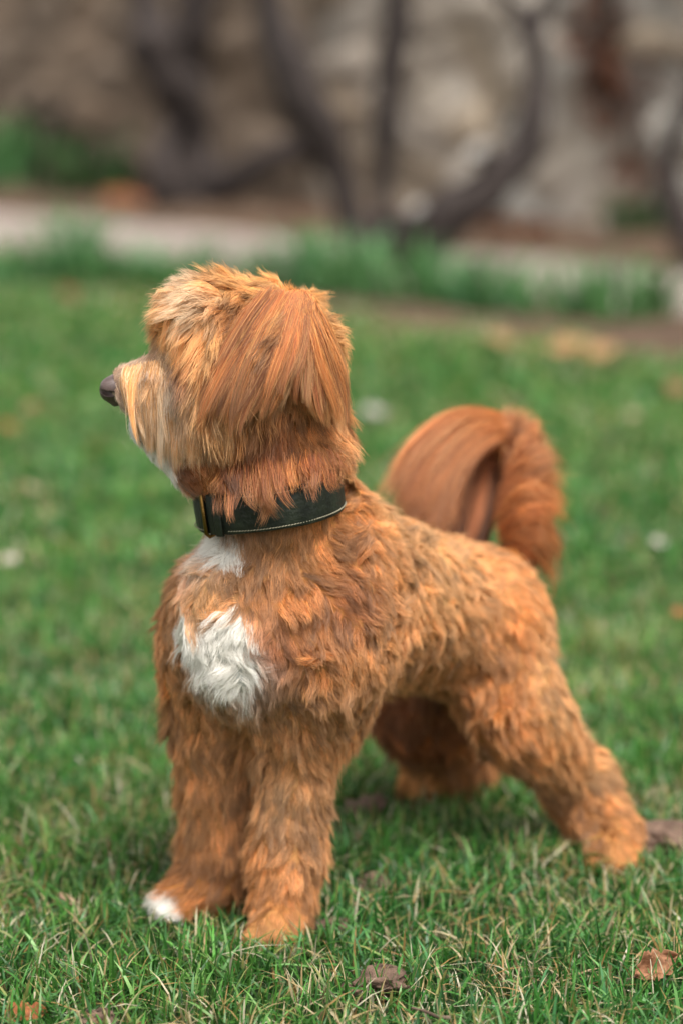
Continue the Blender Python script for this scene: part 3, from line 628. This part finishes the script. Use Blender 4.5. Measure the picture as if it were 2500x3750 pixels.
# tuft guides: grow each along the coat's flow, wave it, keep it off the skin and the collar
g1 = sample_skin(10500); g1 = g1[RNG.random(len(g1)) < np.clip(0.55 + 0.42 * vnoise(g1, 14, 2)[:, 0], 0.12, 1)]; n1 = grad(VOL, g1); w = zone_w(g1)
fl = w @ ZF; fl = nrm(fl - (fl * n1).sum(1, keepdims=True) * n1)
body_w = np.clip((w @ (TRIM < .99).astype(float)) * 1.0 + 0.25, 0, 1) * np.clip((g1[:, 2] - 0.14) / 0.1, 0.4, 1)
nA, nB = vnoise(g1, 17, 0), vnoise(g1, 38, 1)
fl = fl + (nA * 0.42 + nB * 0.34) * body_w[:, None]; fl = nrm(fl - (fl * n1).sum(1, keepdims=True) * n1)
L1 = (w @ ZL) * RNG.uniform(0.8, 1.25, len(g1)) * (1 + 0.16 * np.clip(nB[:, 1], -1.5, 1.5) * body_w); curl1 = w @ ZCURL
lift1 = np.clip((w @ ZLIFT) + RNG.normal(0, 0.05, len(g1)) + 0.12 * np.clip(nB[:, 2] + .5 * nA[:, 2], -1.5, 1.5) * body_w, 0.08, 0.8)
rnd = RNG.normal(size=g1.shape); ph = RNG.uniform(0, 6.283, len(g1)); side = nrm(np.cross(n1, fl))
G1 = np.zeros((len(g1), K, 3)); G1[:, 0] = g1; pos = g1.copy()
for i in range(1, K):
    s = (i - 0.5) / (K - 1)
    lf = (lift1 * (1 - 0.75 * s))[:, None]
    wave = vnoise(pos, 22, 0) * 0.5 + side * np.sin(ph + s * 9.5)[:, None] * 1.25 + n1 * np.cos(ph * 1.7 + s * 8.0)[:, None] * 0.6
    d = nrm(n1 * lf + fl * (1 - lf) + curl1[:, None] * (wave * 0.5 + rnd * 0.12) + rnd * 0.07 + np.array([0, 0, -0.25]) * s)
    pos = pos + d * (L1 / (K - 1))[:, None]
    sd = tri(VOLH, pos); gr = grad(VOLH, pos)
    pos = pos + gr * np.maximum(0.0010 + 0.0035 * s * lift1 - sd, 0)[:, None]
    G1[:, i] = pos
tone1 = RNG.normal(0, 1, len(g1))
S_ = np.linspace(0, 1, K)
def spawn(parent_pts, roots, idx, clump, lenf, jit, power=0.9):
    """grow strands from parent strands: same course, drawn together towards the tip"""
    q = parent_pts[idx]; s = S_[None, :] * lenf[:, None] * (K - 1); i0 = np.clip(s.astype(int), 0, K - 2); f = (s - i0)[..., None]
    ar = np.arange(len(idx))[:, None]
    base = q[ar, i0] * (1 - f) + q[ar, i0 + 1] * f
    off = roots - q[:, 0]
    sc = 1 - clump[:, None] * S_[None, :] ** power
    return base + off[:, None, :] * sc[..., None] + jit[:, None, :] * (S_ ** 1.6)[None, :, None]
g2 = sample_skin(36000); i12 = nearest(kd_of(g1), g2)
G2 = spawn(G1, g2, i12, RNG.uniform(0.0, 0.5, len(g2)), RNG.uniform(0.62, 1.0, len(g2)), RNG.normal(0, 0.0021, g2.shape) * (L1[i12] / 0.026)[:, None])
g3 = sample_skin(480000); i23 = nearest(kd_of(g2), g3); i13 = i12[i23]
l3 = L1[i13] / 0.026
G3 = spawn(G2, g3, i23, RNG.uniform(0.0, 0.4, len(g3)), RNG.uniform(0.4, 1.0, len(g3)) ** 0.8, RNG.normal(0, 0.0012, g3.shape) * l3[:, None])
fly = RNG.random(len(g3)) < 0.08
G3[fly] += (RNG.normal(0, 0.003, (fly.sum(), 3)) * l3[fly][:, None])[:, None, :] * (S_ ** 1.5)[None, :, None]
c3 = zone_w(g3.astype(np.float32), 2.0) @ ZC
tone2 = RNG.normal(0, 1, len(g2))
bright = np.exp(0.18 * tone1[i13] + 0.18 * tone2[i23] + RNG.normal(0, 0.18, len(g3)) + 0.17 * vnoise(g3, 11, 2)[:, 0])
c3 = c3 * bright[:, None]
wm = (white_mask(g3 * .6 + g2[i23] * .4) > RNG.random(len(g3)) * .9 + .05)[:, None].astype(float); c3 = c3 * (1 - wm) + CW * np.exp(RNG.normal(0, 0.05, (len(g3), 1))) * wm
prof = np.array([0.85, 1.0, 1.0, 1.0, 0.95, 0.85, 0.7, 0.5, 0.22])
r3 = 0.00015 * np.clip(l3, 0.45, 1.1)[:, None] * RNG.uniform(0.75, 1.25, (len(g3), 1)) * prof[None]
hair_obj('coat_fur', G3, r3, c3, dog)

# short dense hair of the muzzle, chin and bridge
def short_fur(n, c, rad, ln, col, skip):
    p = sample_skin(n * 14); p = p[np.linalg.norm(p - c, axis=1) < rad][:n]
    p = p[np.min(np.linalg.norm(p[:, None] - skip[None], axis=2), 1) > 0.0022]
    nn = grad(VOL, p); w_ = zone_w(p); f_ = w_ @ ZF; f_ = nrm(f_ - (f_ * nn).sum(1, keepdims=True) * nn)
    s_ = np.linspace(0, 1, 5); L = ln * RNG.uniform(.6, 1.2, len(p)); lift = RNG.uniform(.15, .45, (len(p), 1)); r_ = RNG.normal(0, .16, p.shape)
    pts = p[:, None] + (nn * lift + f_ * (1 - lift) + r_)[:, None] * (L[:, None] * s_[None])[..., None] - (nn * lift * .5)[:, None] * (L[:, None] * s_[None] ** 2)[..., None]
    cc = (w_ @ ZC) * .25 + col * .75; wm_ = white_mask(p)[:, None]; cc = cc * (1 - wm_) + CW * wm_
    return pts, 0.00013 * np.array([1, 1, .9, .7, .25])[None] * np.ones((len(p), 1)), cc * np.exp(RNG.normal(0, .28, (len(p), 1)))
LIP = np.concatenate([catmull([hit(*q) for q in ((425, 1488), (452, 1530), (495, 1585), (540, 1645))], 24)])
q_ = short_fur(34000, P(540, 1450, 1.914), 0.05, 0.0075, CP, LIP)
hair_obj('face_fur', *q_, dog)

def bundle(name, groups, parent):
    """long hair between hand-laid guide locks; groups: (guides, count, clumps, thickness, colours, radius)"""
    KP = 14; s = np.linspace(0, 1, KP); PT, RD, CL_ = [], [], []
    for guides, n, ncl, th, cols, rad, *ex in groups:
        lmin = ex[0] if ex else 0.82; wv = ex[1] if len(ex) > 1 else 0.3; sj = ex[2] if len(ex) > 2 else 0.12
        gd = np.array([catmull([P(*q) for q in g], KP) for g in guides]); m = len(gd)
        def at_(w):
            i = np.clip(w.astype(int), 0, m - 2); f = np.clip(w - i, 0, 1)[:, None, None]
            return gd[i] * (1 - f) + gd[i + 1] * f if m > 1 else np.repeat(gd, len(w), 0)
        cw = RNG.uniform(0, max(m - 1, 0.001), ncl); co = RNG.normal(0, 1, (ncl, 3)) * th; cl_len = RNG.uniform(lmin, 1.0, ncl)
        cj = RNG.normal(0, 1, (ncl, 3)) * th * 0.7; cph = RNG.uniform(0, 6.28, ncl); cc = RNG.integers(0, len(cols), ncl); ct = RNG.normal(0, ex[3] if len(ex) > 3 else 0.22, ncl)
        k = RNG.integers(0, ncl, n)
        w = np.clip(cw[k] + RNG.normal(0, 0.22, n), 0, max(m - 1 - 1e-4, 0)); own = at_(w)
        ctr = at_(cw)[k]
        clp = (RNG.uniform(*(ex[4] if len(ex) > 4 else (0.5, 0.92)), n)[:, None] * s[None] ** 0.8)[..., None]
        pts = own * (1 - clp) + ctr * clp
        pts = pts + co[k][:, None] * (0.35 + 0.65 * s)[None, :, None] * 0.8 + cj[k][:, None] * (s ** 2)[None, :, None]
        pts += (RNG.normal(0, 1, (n, 3)) * th * 0.35)[:, None] * (1 - 0.55 * s)[None, :, None]
        wob = np.sin(cph[k][:, None] + s[None] * 5)[..., None] * np.array([0.7, 0.7, 0.2]) * th * wv * s[None, :, None]
        pts += wob
        ff, fa = ex[5] if len(ex) > 5 else (0.05, 0.0035)
        fl_ = RNG.random(n) < ff
        pts[fl_] += (RNG.normal(0, fa, (fl_.sum(), 3)))[:, None] * (s ** 1.5)[None, :, None]
        lf = cl_len[k] * RNG.uniform(0.82, 1.0, n); s0 = RNG.uniform(0, 1, n) ** 1.5 * sj
        ss = (s0[:, None] + s[None] * (lf - s0)[:, None]) * (KP - 1); i0 = np.clip(ss.astype(int), 0, KP - 2); f = (ss - i0)[..., None]; ar = np.arange(n)[:, None]
        pts = pts[ar, i0] * (1 - f) + pts[ar, i0 + 1] * f
        sd = tri(VOL, pts)
        pts = pts + grad(VOL, pts) * np.clip(0.002 - sd, 0, 0.02)[..., None]
        PT.append(pts); RD.append(rad * RNG.uniform(0.7, 1.25, (n, 1)) * np.interp(s, [0, 0.1, 0.7, 1], [0.8, 1, 0.85, 0.2])[None])
        ck = np.where(RNG.random(n) < .5, cc[k], RNG.integers(0, len(cols), n)); CL_.append(np.array(cols)[ck] * np.exp(ct[k] + RNG.normal(0, 0.16, n))[:, None])
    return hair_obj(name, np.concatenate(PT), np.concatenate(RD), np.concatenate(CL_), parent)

CE = fur(212, 138, 72); CE2 = fur(232, 172, 102); CE3 = fur(186, 110, 52)
ear_front = [
 [(985,1068,1.866),(905,1180,1.856),(820,1330,1.850),(765,1470,1.852),(740,1600,1.860)],
 [(1030,1072,1.864),(955,1200,1.851),(880,1350,1.845),(820,1510,1.847),(785,1660,1.857)],
 [(1060,1085,1.863),(1000,1210,1.849),(935,1370,1.843),(880,1500,1.846),(845,1600,1.853)],
 [(1085,1100,1.863),(1050,1230,1.849),(995,1370,1.843),(950,1480,1.847),(920,1545,1.852)],
 [(1100,1115,1.864),(1082,1240,1.850),(1045,1360,1.845),(1010,1440,1.848),(990,1490,1.852)],
 [(1108,1125,1.866),(1102,1240,1.852),(1085,1350,1.848),(1065,1430,1.851),(1055,1475,1.855)]]
ear_rear = [
 [(1100,1115,1.868),(1108,1260,1.858),(1112,1390,1.856),(1125,1480,1.860)],
 [(1105,1105,1.868),(1130,1240,1.858),(1150,1370,1.857),(1175,1480,1.862),(1195,1560,1.868)],
 [(1110,1100,1.870),(1155,1220,1.862),(1195,1350,1.864),(1225,1470,1.872),(1240,1580,1.880)],
 [(1120,1095,1.876),(1180,1200,1.872),(1230,1330,1.878),(1250,1450,1.888),(1256,1550,1.896)]]
ear = bundle('ear_hair', [(ear_front, 14000, 170, 0.0055, [CE, CE, CE2, CE3], 0.00015, 0.52, 1.0, 0.35, 0.2), (ear_rear, 7000, 90, 0.0055, [CE, CE2, CE3, CT], 0.00015, 0.6, 1.0, 0.35, 0.2)], dog)
mz = lambda d0, sg: [
 [(464,1352,d0 - sg * .014),(456,1395,d0 - sg * .020),(470,1450,d0 - sg * .023),(490,1515,d0 - sg * .024),(524,1585,d0 - sg * .023)],
 [(504,1346,d0 - sg * .016),(488,1405,d0 - sg * .023),(494,1470,d0 - sg * .026),(514,1550,d0 - sg * .027),(542,1635,d0 - sg * .026)],
 [(549,1332,d0 - sg * 0.016),(530,1410,d0 - sg * 0.024),(530,1490,d0 - sg * 0.028),(545,1580,d0 - sg * 0.029),(560,1660,d0 - sg * 0.028)],
 [(604,1325,d0 - sg * 0.020),(585,1420,d0 - sg * 0.028),(590,1510,d0 - sg * 0.032),(600,1610,d0 - sg * 0.033),(610,1700,d0 - sg * 0.031)],
 [(654,1400,d0 - sg * 0.023),(645,1440,d0 - sg * 0.030),(650,1530,d0 - sg * 0.033),(655,1620,d0 - sg * 0.034),(662,1715,d0 - sg * 0.032)],
 [(709,1410,d0 - sg * 0.031),(705,1450,d0 - sg * 0.036),(710,1540,d0 - sg * 0.039),(715,1630,d0 - sg * 0.039),(720,1720,d0 - sg * 0.034)],
 [(774,1360,d0 - sg * 0.036),(772,1460,d0 - sg * 0.041),(775,1550,d0 - sg * 0.044),(778,1640,d0 - sg * 0.044),(780,1730,d0 - sg * 0.040)],
 [(844,1380,d0 - sg * 0.042),(842,1480,d0 - sg * 0.048),(845,1570,d0 - sg * 0.050),(845,1660,d0 - sg * 0.048),(845,1735,d0 - sg * 0.044)]]
bundle('muzzle_hair', [(mz(1.914, 1), 17000, 260, 0.0036, [CL, CC, CG, CL, CC], 0.00013, 0.66, 0.4, 0.4, 0.24, (0.3, 0.85)), (mz(1.914, -1), 8000, 80, 0.0026, [CL, CC, CG], 0.00015)], dog)
fr = lambda t: [(x, y - 20, d) for x, y, d in t]
fringe = [
 [(790,1690,1.894),(785,1740,1.880),(780,1790,1.872),(778,1825,1.872)], [(850,1690,1.882),(848,1750,1.868),(855,1820,1.860),(870,1880,1.860)], [(930,1680,1.872),(930,1770,1.858),(925,1840,1.852),(915,1900,1.855)],
 [(1000,1680,1.868),(1005,1770,1.855),(1015,1840,1.851),(1035,1910,1.855)], [(1070,1680,1.870),(1080,1760,1.859),(1100,1820,1.857),(1130,1865,1.860)], [(1140,1660,1.878),(1160,1720,1.870),(1180,1760,1.870),(1205,1785,1.874)], [(1220,1640,1.892),(1250,1690,1.890),(1275,1720,1.894),(1290,1735,1.90)]]
bundle('neck_hair', [(fringe, 1700, 40, 0.006, [CO, CD, CD], 0.00013, 0.45, 1.4, 0.5, 0.28, (0.5, 0.9))], dog)
CU, CU2, CU3 = fur(208, 134, 72), fur(226, 160, 98), fur(176, 104, 50)
plume = [
 [(1890,1580,2.275),(1780,1532,2.262),(1650,1548,2.24),(1535,1640,2.22),(1450,1760,2.21),(1415,1840,2.21)],
 [(1895,1600,2.272),(1775,1552,2.258),(1645,1600,2.235),(1550,1720,2.22),(1495,1850,2.215),(1480,1920,2.215)],
 [(1905,1615,2.27),(1800,1572,2.255),(1685,1635,2.235),(1600,1760,2.222),(1560,1880,2.22),(1555,1950,2.22)],
 [(1912,1632,2.268),(1830,1592,2.255),(1725,1655,2.238),(1650,1785,2.228),(1620,1890,2.225),(1618,1960,2.225)]]
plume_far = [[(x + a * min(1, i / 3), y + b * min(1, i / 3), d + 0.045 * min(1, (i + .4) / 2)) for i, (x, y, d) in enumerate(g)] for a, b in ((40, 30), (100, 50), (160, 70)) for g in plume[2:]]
fan = [
 [(1900,1700,2.262),(1862,1600,2.258),(1840,1540,2.262),(1862,1505,2.27)],
 [(1870,1715,2.26),(1892,1610,2.252),(1925,1570,2.256),(1955,1595,2.27)],
 [(1850,1805,2.25),(1905,1690,2.24),(1960,1660,2.244),(2005,1725,2.262)],
 [(1830,1875,2.242),(1912,1775,2.232),(1980,1765,2.238),(2016,1860,2.258)],
 [(1835,1930,2.238),(1922,1850,2.228),(1985,1865,2.236),(2010,1975,2.256)],
 [(1850,1970,2.238),(1935,1925,2.23),(1982,1965,2.24),(1994,2080,2.26)],
 [(1875,2012,2.242),(1945,2000,2.236),(1978,2065,2.246),(1968,2160,2.266)]]
bundle('tail_hair', [(plume, 10000, 380, 0.0085, [CU, CU2, CU3, CU], 0.00016, 0.6, 1.2, 0.35, 0.26, (0.05, 0.55), (0.2, 0.009)), (plume_far, 7000, 120, 0.007, [CU3 * .7, CU3, CU3 * .8], 0.0002), (fan, 11500, 330, 0.009, [CU, CU2, CU3, CU], 0.00016, 0.55, 1.2, 0.3, 0.26, (0.05, 0.55), (0.2, 0.009))], dog)  # far plume tinted darker to paint the shade inside the tail curl

# ---- nose, eyes
NV = 0.0008
nb0 = P(425, 1430, 1.914) - 0.022; nax = [np.arange(56) * NV + nb0[i] for i in range(3)]
nose_pr = [('e', P(432, 1412, 1.914), np.array([0.0115, 0.0125, 0.0085]), 0.005), ('e', P(402, 1420, 1.9075), np.array([0.0075, 0.0072, 0.0075]), 0.005), ('e', P(402, 1420, 1.9205), np.array([0.0075, 0.0072, 0.0075]), 0.005),
           ('c', P(402, 1440, 1.914), P(424, 1468, 1.914), 0.0066, 0.0046, 0.006), ('e', P(455, 1413, 1.914), np.array([0.0105, 0.0128, 0.0118]), 0.006)]
nv = sdf_grid(nose_pr, nax)
NX, NY, NZ = np.meshgrid(*nax, indexing='ij', sparse=True)
for sgn in (-1, 1):
    for pr in (('c', P(376, 1428, 1.914 + sgn * 0.0068), P(390, 1432, 1.914 + sgn * 0.0085), 0.0026, 0.0028, 0), ('c', P(390, 1436, 1.914 + sgn * 0.0095), P(428, 1452, 1.914 + sgn * 0.0145), 0.0032, 0.0016, 0)):
        nv = np.maximum(nv, -sdf_prim(pr, NX, NY, NZ)).astype(np.float32)
for pr in (('c', P(372, 1420, 1.914), P(395, 1500, 1.914), 0.0007, 0.0007, 0),):
    nv = np.maximum(nv, -sdf_prim(pr, NX, NY, NZ)).astype(np.float32)
NVt, NFc = surface_nets(nv, nb0, NV)
M_NOSE = mat_noise('nose_leather', tuple(lin(92, 74, 70)), tuple(lin(124, 104, 98)), scale=160, rough=0.42, bump=0.8, bscale=900, spec=0.4, dist=0.0006)
link('nose', np_mesh('nose', NVt, NFc), M_NOSE, dog)
def ball(name, c, r, mat, parent, seg=20, squash=(1, 1, 1)):
    bm = bmesh.new(); bmesh.ops.create_uvsphere(bm, u_segments=seg, v_segments=seg // 2, radius=r)
    for v in bm.verts: v.co = Vector((v.co.x * squash[0], v.co.y * squash[1], v.co.z * squash[2])) + Vector(c)
    for f in bm.faces: f.smooth = True
    me = bpy.data.meshes.new(name); bm.to_mesh(me); bm.free(); return link(name, me, mat, parent)
M_EYE = mat_noise('eye', (0.012, 0.006, 0.004), (0.03, 0.014, 0.006), scale=60, rough=0.08, bump=0.0, spec=0.6)
for dd in (1.893, 1.935): ball('eye', P(652, 1322, dd), 0.0078, M_EYE, dog)

# ---- collar
M_LEATHER = mat_noise('collar_leather', tuple(lin(22, 27, 20)), tuple(lin(50, 58, 42)), scale=75, rough=0.6, bump=0.6, bscale=260, spec=0.35, dist=0.002)
M_BRASS = mat_noise('brass', tuple(lin(150, 112, 58)), tuple(lin(176, 136, 76)), scale=120, rough=0.34, bump=0.15, spec=0.5, metallic=1.0)
M_THREAD = mat_noise('thread', tuple(lin(176, 168, 142)), tuple(lin(200, 192, 166)), scale=400, rough=0.9, bump=0.1)
def ring_pt(th, r, z): return COLLAR_C + (COL_E1 * math.cos(th) + COL_E2 * math.sin(th)) * r + COLLAR_A * z
def band(name, th0, th1, r_in, r_out, h, mat, parent, n=96, closed=False):
    """a strip of leather bent round the neck, with eased edges and a slight bulge"""
    prof = [(r_in, -h / 2), (r_out - 0.0007, -h / 2), (r_out, -h / 2 + 0.0010), (r_out + 0.0004, 0.0), (r_out, h / 2 - 0.0010), (r_out - 0.0007, h / 2), (r_in, h / 2)]
    V, F = [], []; m = len(prof)
    for i in range(n + (0 if closed else 1)):
        th = th0 + (th1 - th0) * i / n
        un = 0.0006 * math.sin(th * 5 + 1) + 0.0003 * math.sin(th * 11)
        for r, z in prof: V.append(ring_pt(th, r + un, z + 0.0005 * math.sin(th * 3)))
    for i in range(n):
        a, b = i * m, ((i + 1) % n if closed else i + 1) * m
        for k in range(m): F.append((a + k, a + (k + 1) % m, b + (k + 1) % m, b + k))
    me = np_mesh(name, V, np.array(F), True)
    if not closed:
        bm = bmesh.new(); bm.from_mesh(me); bmesh.ops.holes_fill(bm, edges=[e for e in bm.edges if e.is_boundary], sides=0); bmesh.ops.recalc_face_normals(bm, faces=bm.faces); bm.to_mesh(me); bm.free()
    return link(name, me, mat, parent)
collar = band('collar', 0, 2 * math.pi, COLLAR_R - 0.003, COLLAR_R + 0.001, COLLAR_H, M_LEATHER, dog, 140, True)
collar['label'] = 'dark green leather collar with cream stitching and brass buckle'
D_ = math.radians
band('strap_end', D_(-196), D_(-146), COLLAR_R + 0.0014, COLLAR_R + 0.0040, COLLAR_H - 0.001, M_LEATHER, collar, 30)
band('keeper_loop', D_(-134.5), D_(-128), COLLAR_R + 0.0014, COLLAR_R + 0.0042, COLLAR_H + 0.0018, M_LEATHER, collar, 8)
band('strap_tongue', D_(-141), D_(-135.5), COLLAR_R + 0.0014, COLLAR_R + 0.0036, COLLAR_H - 0.0005, M_LEATHER, collar, 8)
V, F = [], []
th_b = D_(-143)
zz = COLLAR_H / 2 + 0.0022
loop = [(COLLAR_R - 0.002, -zz + 0.001), (COLLAR_R + 0.003, -zz), (COLLAR_R + 0.0058, -zz + 0.003), (COLLAR_R + 0.0064, 0), (COLLAR_R + 0.0058, zz - 0.003), (COLLAR_R + 0.003, zz), (COLLAR_R - 0.002, zz - 0.001)]
tube(V, F, [ring_pt(th_b - 0.02 * (1 if abs(z) > 0.015 else 0), r, z) for r, z in loop], [0.0017] * len(loop), 8)
link('buckle', np_mesh('buckle', V, np.array(F)), M_BRASS, collar)
# stitches, too fine to pick apart singly
V, F = [], []
for zrow in (-COLLAR_H / 2 + 0.0028, COLLAR_H / 2 - 0.0028):
    n = 150
    for i in range(n):
        th = 2 * math.pi * i / n; dth = 2 * math.pi / n
        deg = math.degrees(th) - 360
        r_ = COLLAR_R + 0.0016
        if -196 < deg < -146 or deg + 360 < -196 + 360 and deg + 360 > 360 - 196 and False: r_ = COLLAR_R + 0.0045
        if -145 < deg < -127: continue
        a = ring_pt(th + dth * 0.12, r_ - 0.0003, zrow - 0.0003); b = ring_pt(th + dth * 0.5, r_ + 0.0002, zrow); c = ring_pt(th + dth * 0.88, r_ - 0.0003, zrow + 0.0003)
        tube(V, F, [a, b, c], [0.0003, 0.00044, 0.0003], 5)
tag(link('stitching', np_mesh('stitching', V, np.array(F)), M_THREAD, collar), kind='stuff')
# ------------------------------------------------------------------ small things lying on the lawn
M_DRY = mat_tint('dry_leaf', rough=0.7, spec=0.25, transl=0.2, noise=0.25, nscale=220, bump=0.3)
def fallen_leaf(px, py, size, col, label, rot=0.0, tilt=0.35, curl=0.5, z=0.018, seed=0):
    if py < 2600: size *= .72
    rg = np.random.default_rng(500 + seed); nl, nw = 19, 9; V, C = [], []
    for i in range(nl):
        t = i / (nl - 1); wd = (math.sin(math.pi * t ** .85) ** .8) * .36 * (1 + .14 * math.sin(t * 23 + seed) + .10 * math.sin(t * 47 + 2 * seed))
        for j in range(nw):
            s = (j / (nw - 1) - .5) * 2
            V.append(np.array([(t - .5), s * wd * (1 - .12 * curl * abs(s)), curl * (.22 * s * s * wd + .30 * abs(s) * wd + .26 * (t - .5) ** 2 + .05 * math.sin(t * 9 + s * 4 + seed)) + .012 * abs(math.sin(t * 14 + abs(s) * 3)) * (abs(s) > .1)]) * size)
            k = .8 if abs(s) < .08 else 1.0; C.append(col * .8 * k * math.exp(rg.normal(0, .1)))
    V = np.array(V); F = [(i * nw + j, (i + 1) * nw + j, (i + 1) * nw + j + 1, i * nw + j + 1) for i in range(nl - 1) for j in range(nw - 1)]
    o = link('fallen_leaf', np_mesh('fallen_leaf', V, np.array(F), True, np.array(C)), M_DRY)
    md = o.modifiers.new('thickness', 'SOLIDIFY'); md.thickness = 0.0006
    g = G(px, py, z); o.location = tuple(g); o.rotation_euler = (tilt, rg.uniform(-.3, .3), rot)
    Vs, Fs = [], []; tube(Vs, Fs, [(-.5 * size, 0, curl * .055 * size), (-.6 * size, .02 * size, .05 * size), (-.72 * size, .05 * size, .04 * size)], [.0007, .0006, .0005], 5)
    st = bpy.data.objects.new('stalk', np_mesh('stalk', Vs, np.array(Fs))); COL.objects.link(st); st.data.materials.append(M_TWIG); st.parent = o
    return tag(o, label, 'leaf', 'fallen leaves on the lawn')
M_TWIG = mat_noise('twig_bark', tuple(lin(84, 66, 54)), tuple(lin(124, 104, 88)), scale=80, rough=0.9, bump=0.5, dist=0.002)
LB, LO, LPALE, LR = lin(176, 128, 92), lin(190, 118, 70), lin(214, 190, 158), lin(140, 84, 60)
fallen_leaf(2395, 3545, .040, lin(204, 146, 108), 'curled pale-brown leaf on the grass at the bottom right', .5, .85, 1.6, .026, 1)
fallen_leaf(95, 3725, .036, lin(196, 120, 72), 'orange-brown leaf half buried in grass at the bottom left corner', .3, .3, .9, .012, 2)
fallen_leaf(245, 3295, .022, lin(200, 164, 134), 'small pale leaf in the grass left of the white toe', 2.2, .4, .5, .02, 3)
fallen_leaf(250, 1080, .10, lin(166, 92, 64), 'large rusty leaf blurred at the lawn edge, upper left', .8, .6, .8, .05, 4)
fallen_leaf(120, 1490, .055, LB, 'tan leaf blurred on the lawn left of the nose', .2, .5, .7, .035, 5)
fallen_leaf(30, 1565, .055, LO, 'orange leaf blurred on the lawn at the left edge', 1.2, .5, .7, .035, 6)
fallen_leaf(118, 1790, .045, LPALE, 'pale leaf blurred on the lawn below and left of the chin', .9, .5, .6, .035, 7)
fallen_leaf(40, 2050, .04, lin(228, 214, 196), 'whitish leaf on the lawn by the left edge at chest height', .4, .5, .6, .03, 8)
fallen_leaf(275, 2360, .032, LPALE, 'pale leaf on the lawn just left of the chest', 1.9, .4, .6, .03, 9)
fallen_leaf(2410, 1985, .036, lin(232, 224, 206), 'cream petal-like leaf on the lawn right of the tail', .4, .6, .6, .035, 10)
fallen_leaf(2300, 2080, .045, LPALE, 'straw-coloured leaf on the lawn below the cream one, right of the tail', 2.0, .5, .6, .035, 11)
fallen_leaf(2480, 1425, .08, LB, 'tan leaf blurred at the right edge of the far lawn', .5, .5, .6, .04, 12)
fallen_leaf(2490, 2250, .04, LO, 'orange leaf on the lawn at the right edge beside the hind leg', .5, .5, .6, .03, 13)
fallen_leaf(1370, 1510, .07, lin(206, 200, 184), 'grey-white leaf blurred on the lawn between head and tail', .1, .5, .6, .04, 14)
fallen_leaf(1880, 1480, .06, LPALE, 'pale leaf blurred on the lawn just above the tail', 1.1, .5, .6, .04, 15)
fallen_leaf(2310, 1520, .06, lin(190, 178, 140), 'olive-tan leaf blurred on the lawn right of and above the tail', 1.1, .5, .6, .04, 16)
fallen_leaf(1830, 1250, .12, lin(200, 160, 110), 'yellowish leaf blurred at the lawn edge above the tail', .3, .4, .6, .05, 17)
fallen_leaf(2080, 1275, .14, lin(212, 164, 116), 'broad tan leaf blurred at the lawn edge, upper right', .1, .4, .6, .05, 18)
fallen_leaf(2200, 1290, .13, lin(204, 160, 112), 'tan leaf right of the broad one at the lawn edge', .6, .4, .6, .05, 19)
for q, (px, py, lab) in enumerate([(430, 735, 'orange dead leaf at the path edge beside the twisted tree'), (500, 742, 'orange dead leaf nearest the foot of the twisted tree'), (1090, 800, 'rust dead leaf on the soil behind the path, left of the crooked limb'), (1820, 850, 'russet dead leaf on the soil behind the path, left of two'), (1960, 858, 'russet dead leaf on the soil behind the path, right of two')]):
    fallen_leaf(px, py, .22, lin(178, 110, 72), lab, q * .9, .6, .8, .07, 30 + q)
M_CLOD = mat_noise('clod', tuple(lin(92, 72, 60)), tuple(lin(146, 118, 100)), scale=90, rough=0.95, bump=0.8, bscale=300, dist=0.004)
def clod(px, py, size, label, seed):
    bm = bmesh.new(); bmesh.ops.create_icosphere(bm, subdivisions=4, radius=1.0); c = np.array([v.co[:] for v in bm.verts])
    n = vnoise(c * size + seed, .6 / size, 0)[:, 0] * .16 + vnoise(c * size + seed, 1.6 / size, 1)[:, 0] * .10 + vnoise(c * size + seed, 4 / size, 2)[:, 0] * .05
    c = c * (1 + n[:, None]) * np.array([1, .8, .55]) * size
    for v, q in zip(bm.verts, c): v.co = q
    me = bpy.data.meshes.new('soil_clod'); bm.to_mesh(me); bm.free(); me.polygons.foreach_set('use_smooth', np.ones(len(me.polygons), bool))
    o = link('soil_clod', me, M_CLOD); g = G(px, py, size * .55); o.location = tuple(g); o.rotation_euler = (0, 0, seed); return tag(o, label, 'soil clod', 'lumps of soil on the lawn')
clod(1335, 2965, .022, 'pale soil lump in the grass between front and hind paws, under the belly', 1)
clod(1375, 3250, .019, 'brown soil lump in the grass right of the near front paw', 2)
clod(1400, 3600, .021, 'dark soil lump at the bottom of the picture, above the twig', 3)
clod(1290, 3640, .013, 'smaller soil lump to the left of the dark one at the bottom', 4)
clod(360, 3752, .017, 'crumbly soil lump at the bottom edge, left of the front paws', 5)
clod(2450, 3085, .03, 'soil lump right of the near hind paw at the picture edge', 6)
clod(1225, 3395, .014, 'small soil lump touching the near front paw', 7)
tw = [G(1505, 3690, .026), G(1550, 3702, .024), G(1600, 3722, .022), G(1645, 3728, .02)]
V, F = [], []; tube(V, F, list(catmull(tw, 12)), list(np.interp(np.linspace(0, 1, 12), [0, .6, 1], [.0009, .0014, .0017])), 7)
tag(link('twig', np_mesh('twig', V, np.array(F)), M_TWIG), 'thin brown twig lying in the grass at the bottom centre', 'twig')
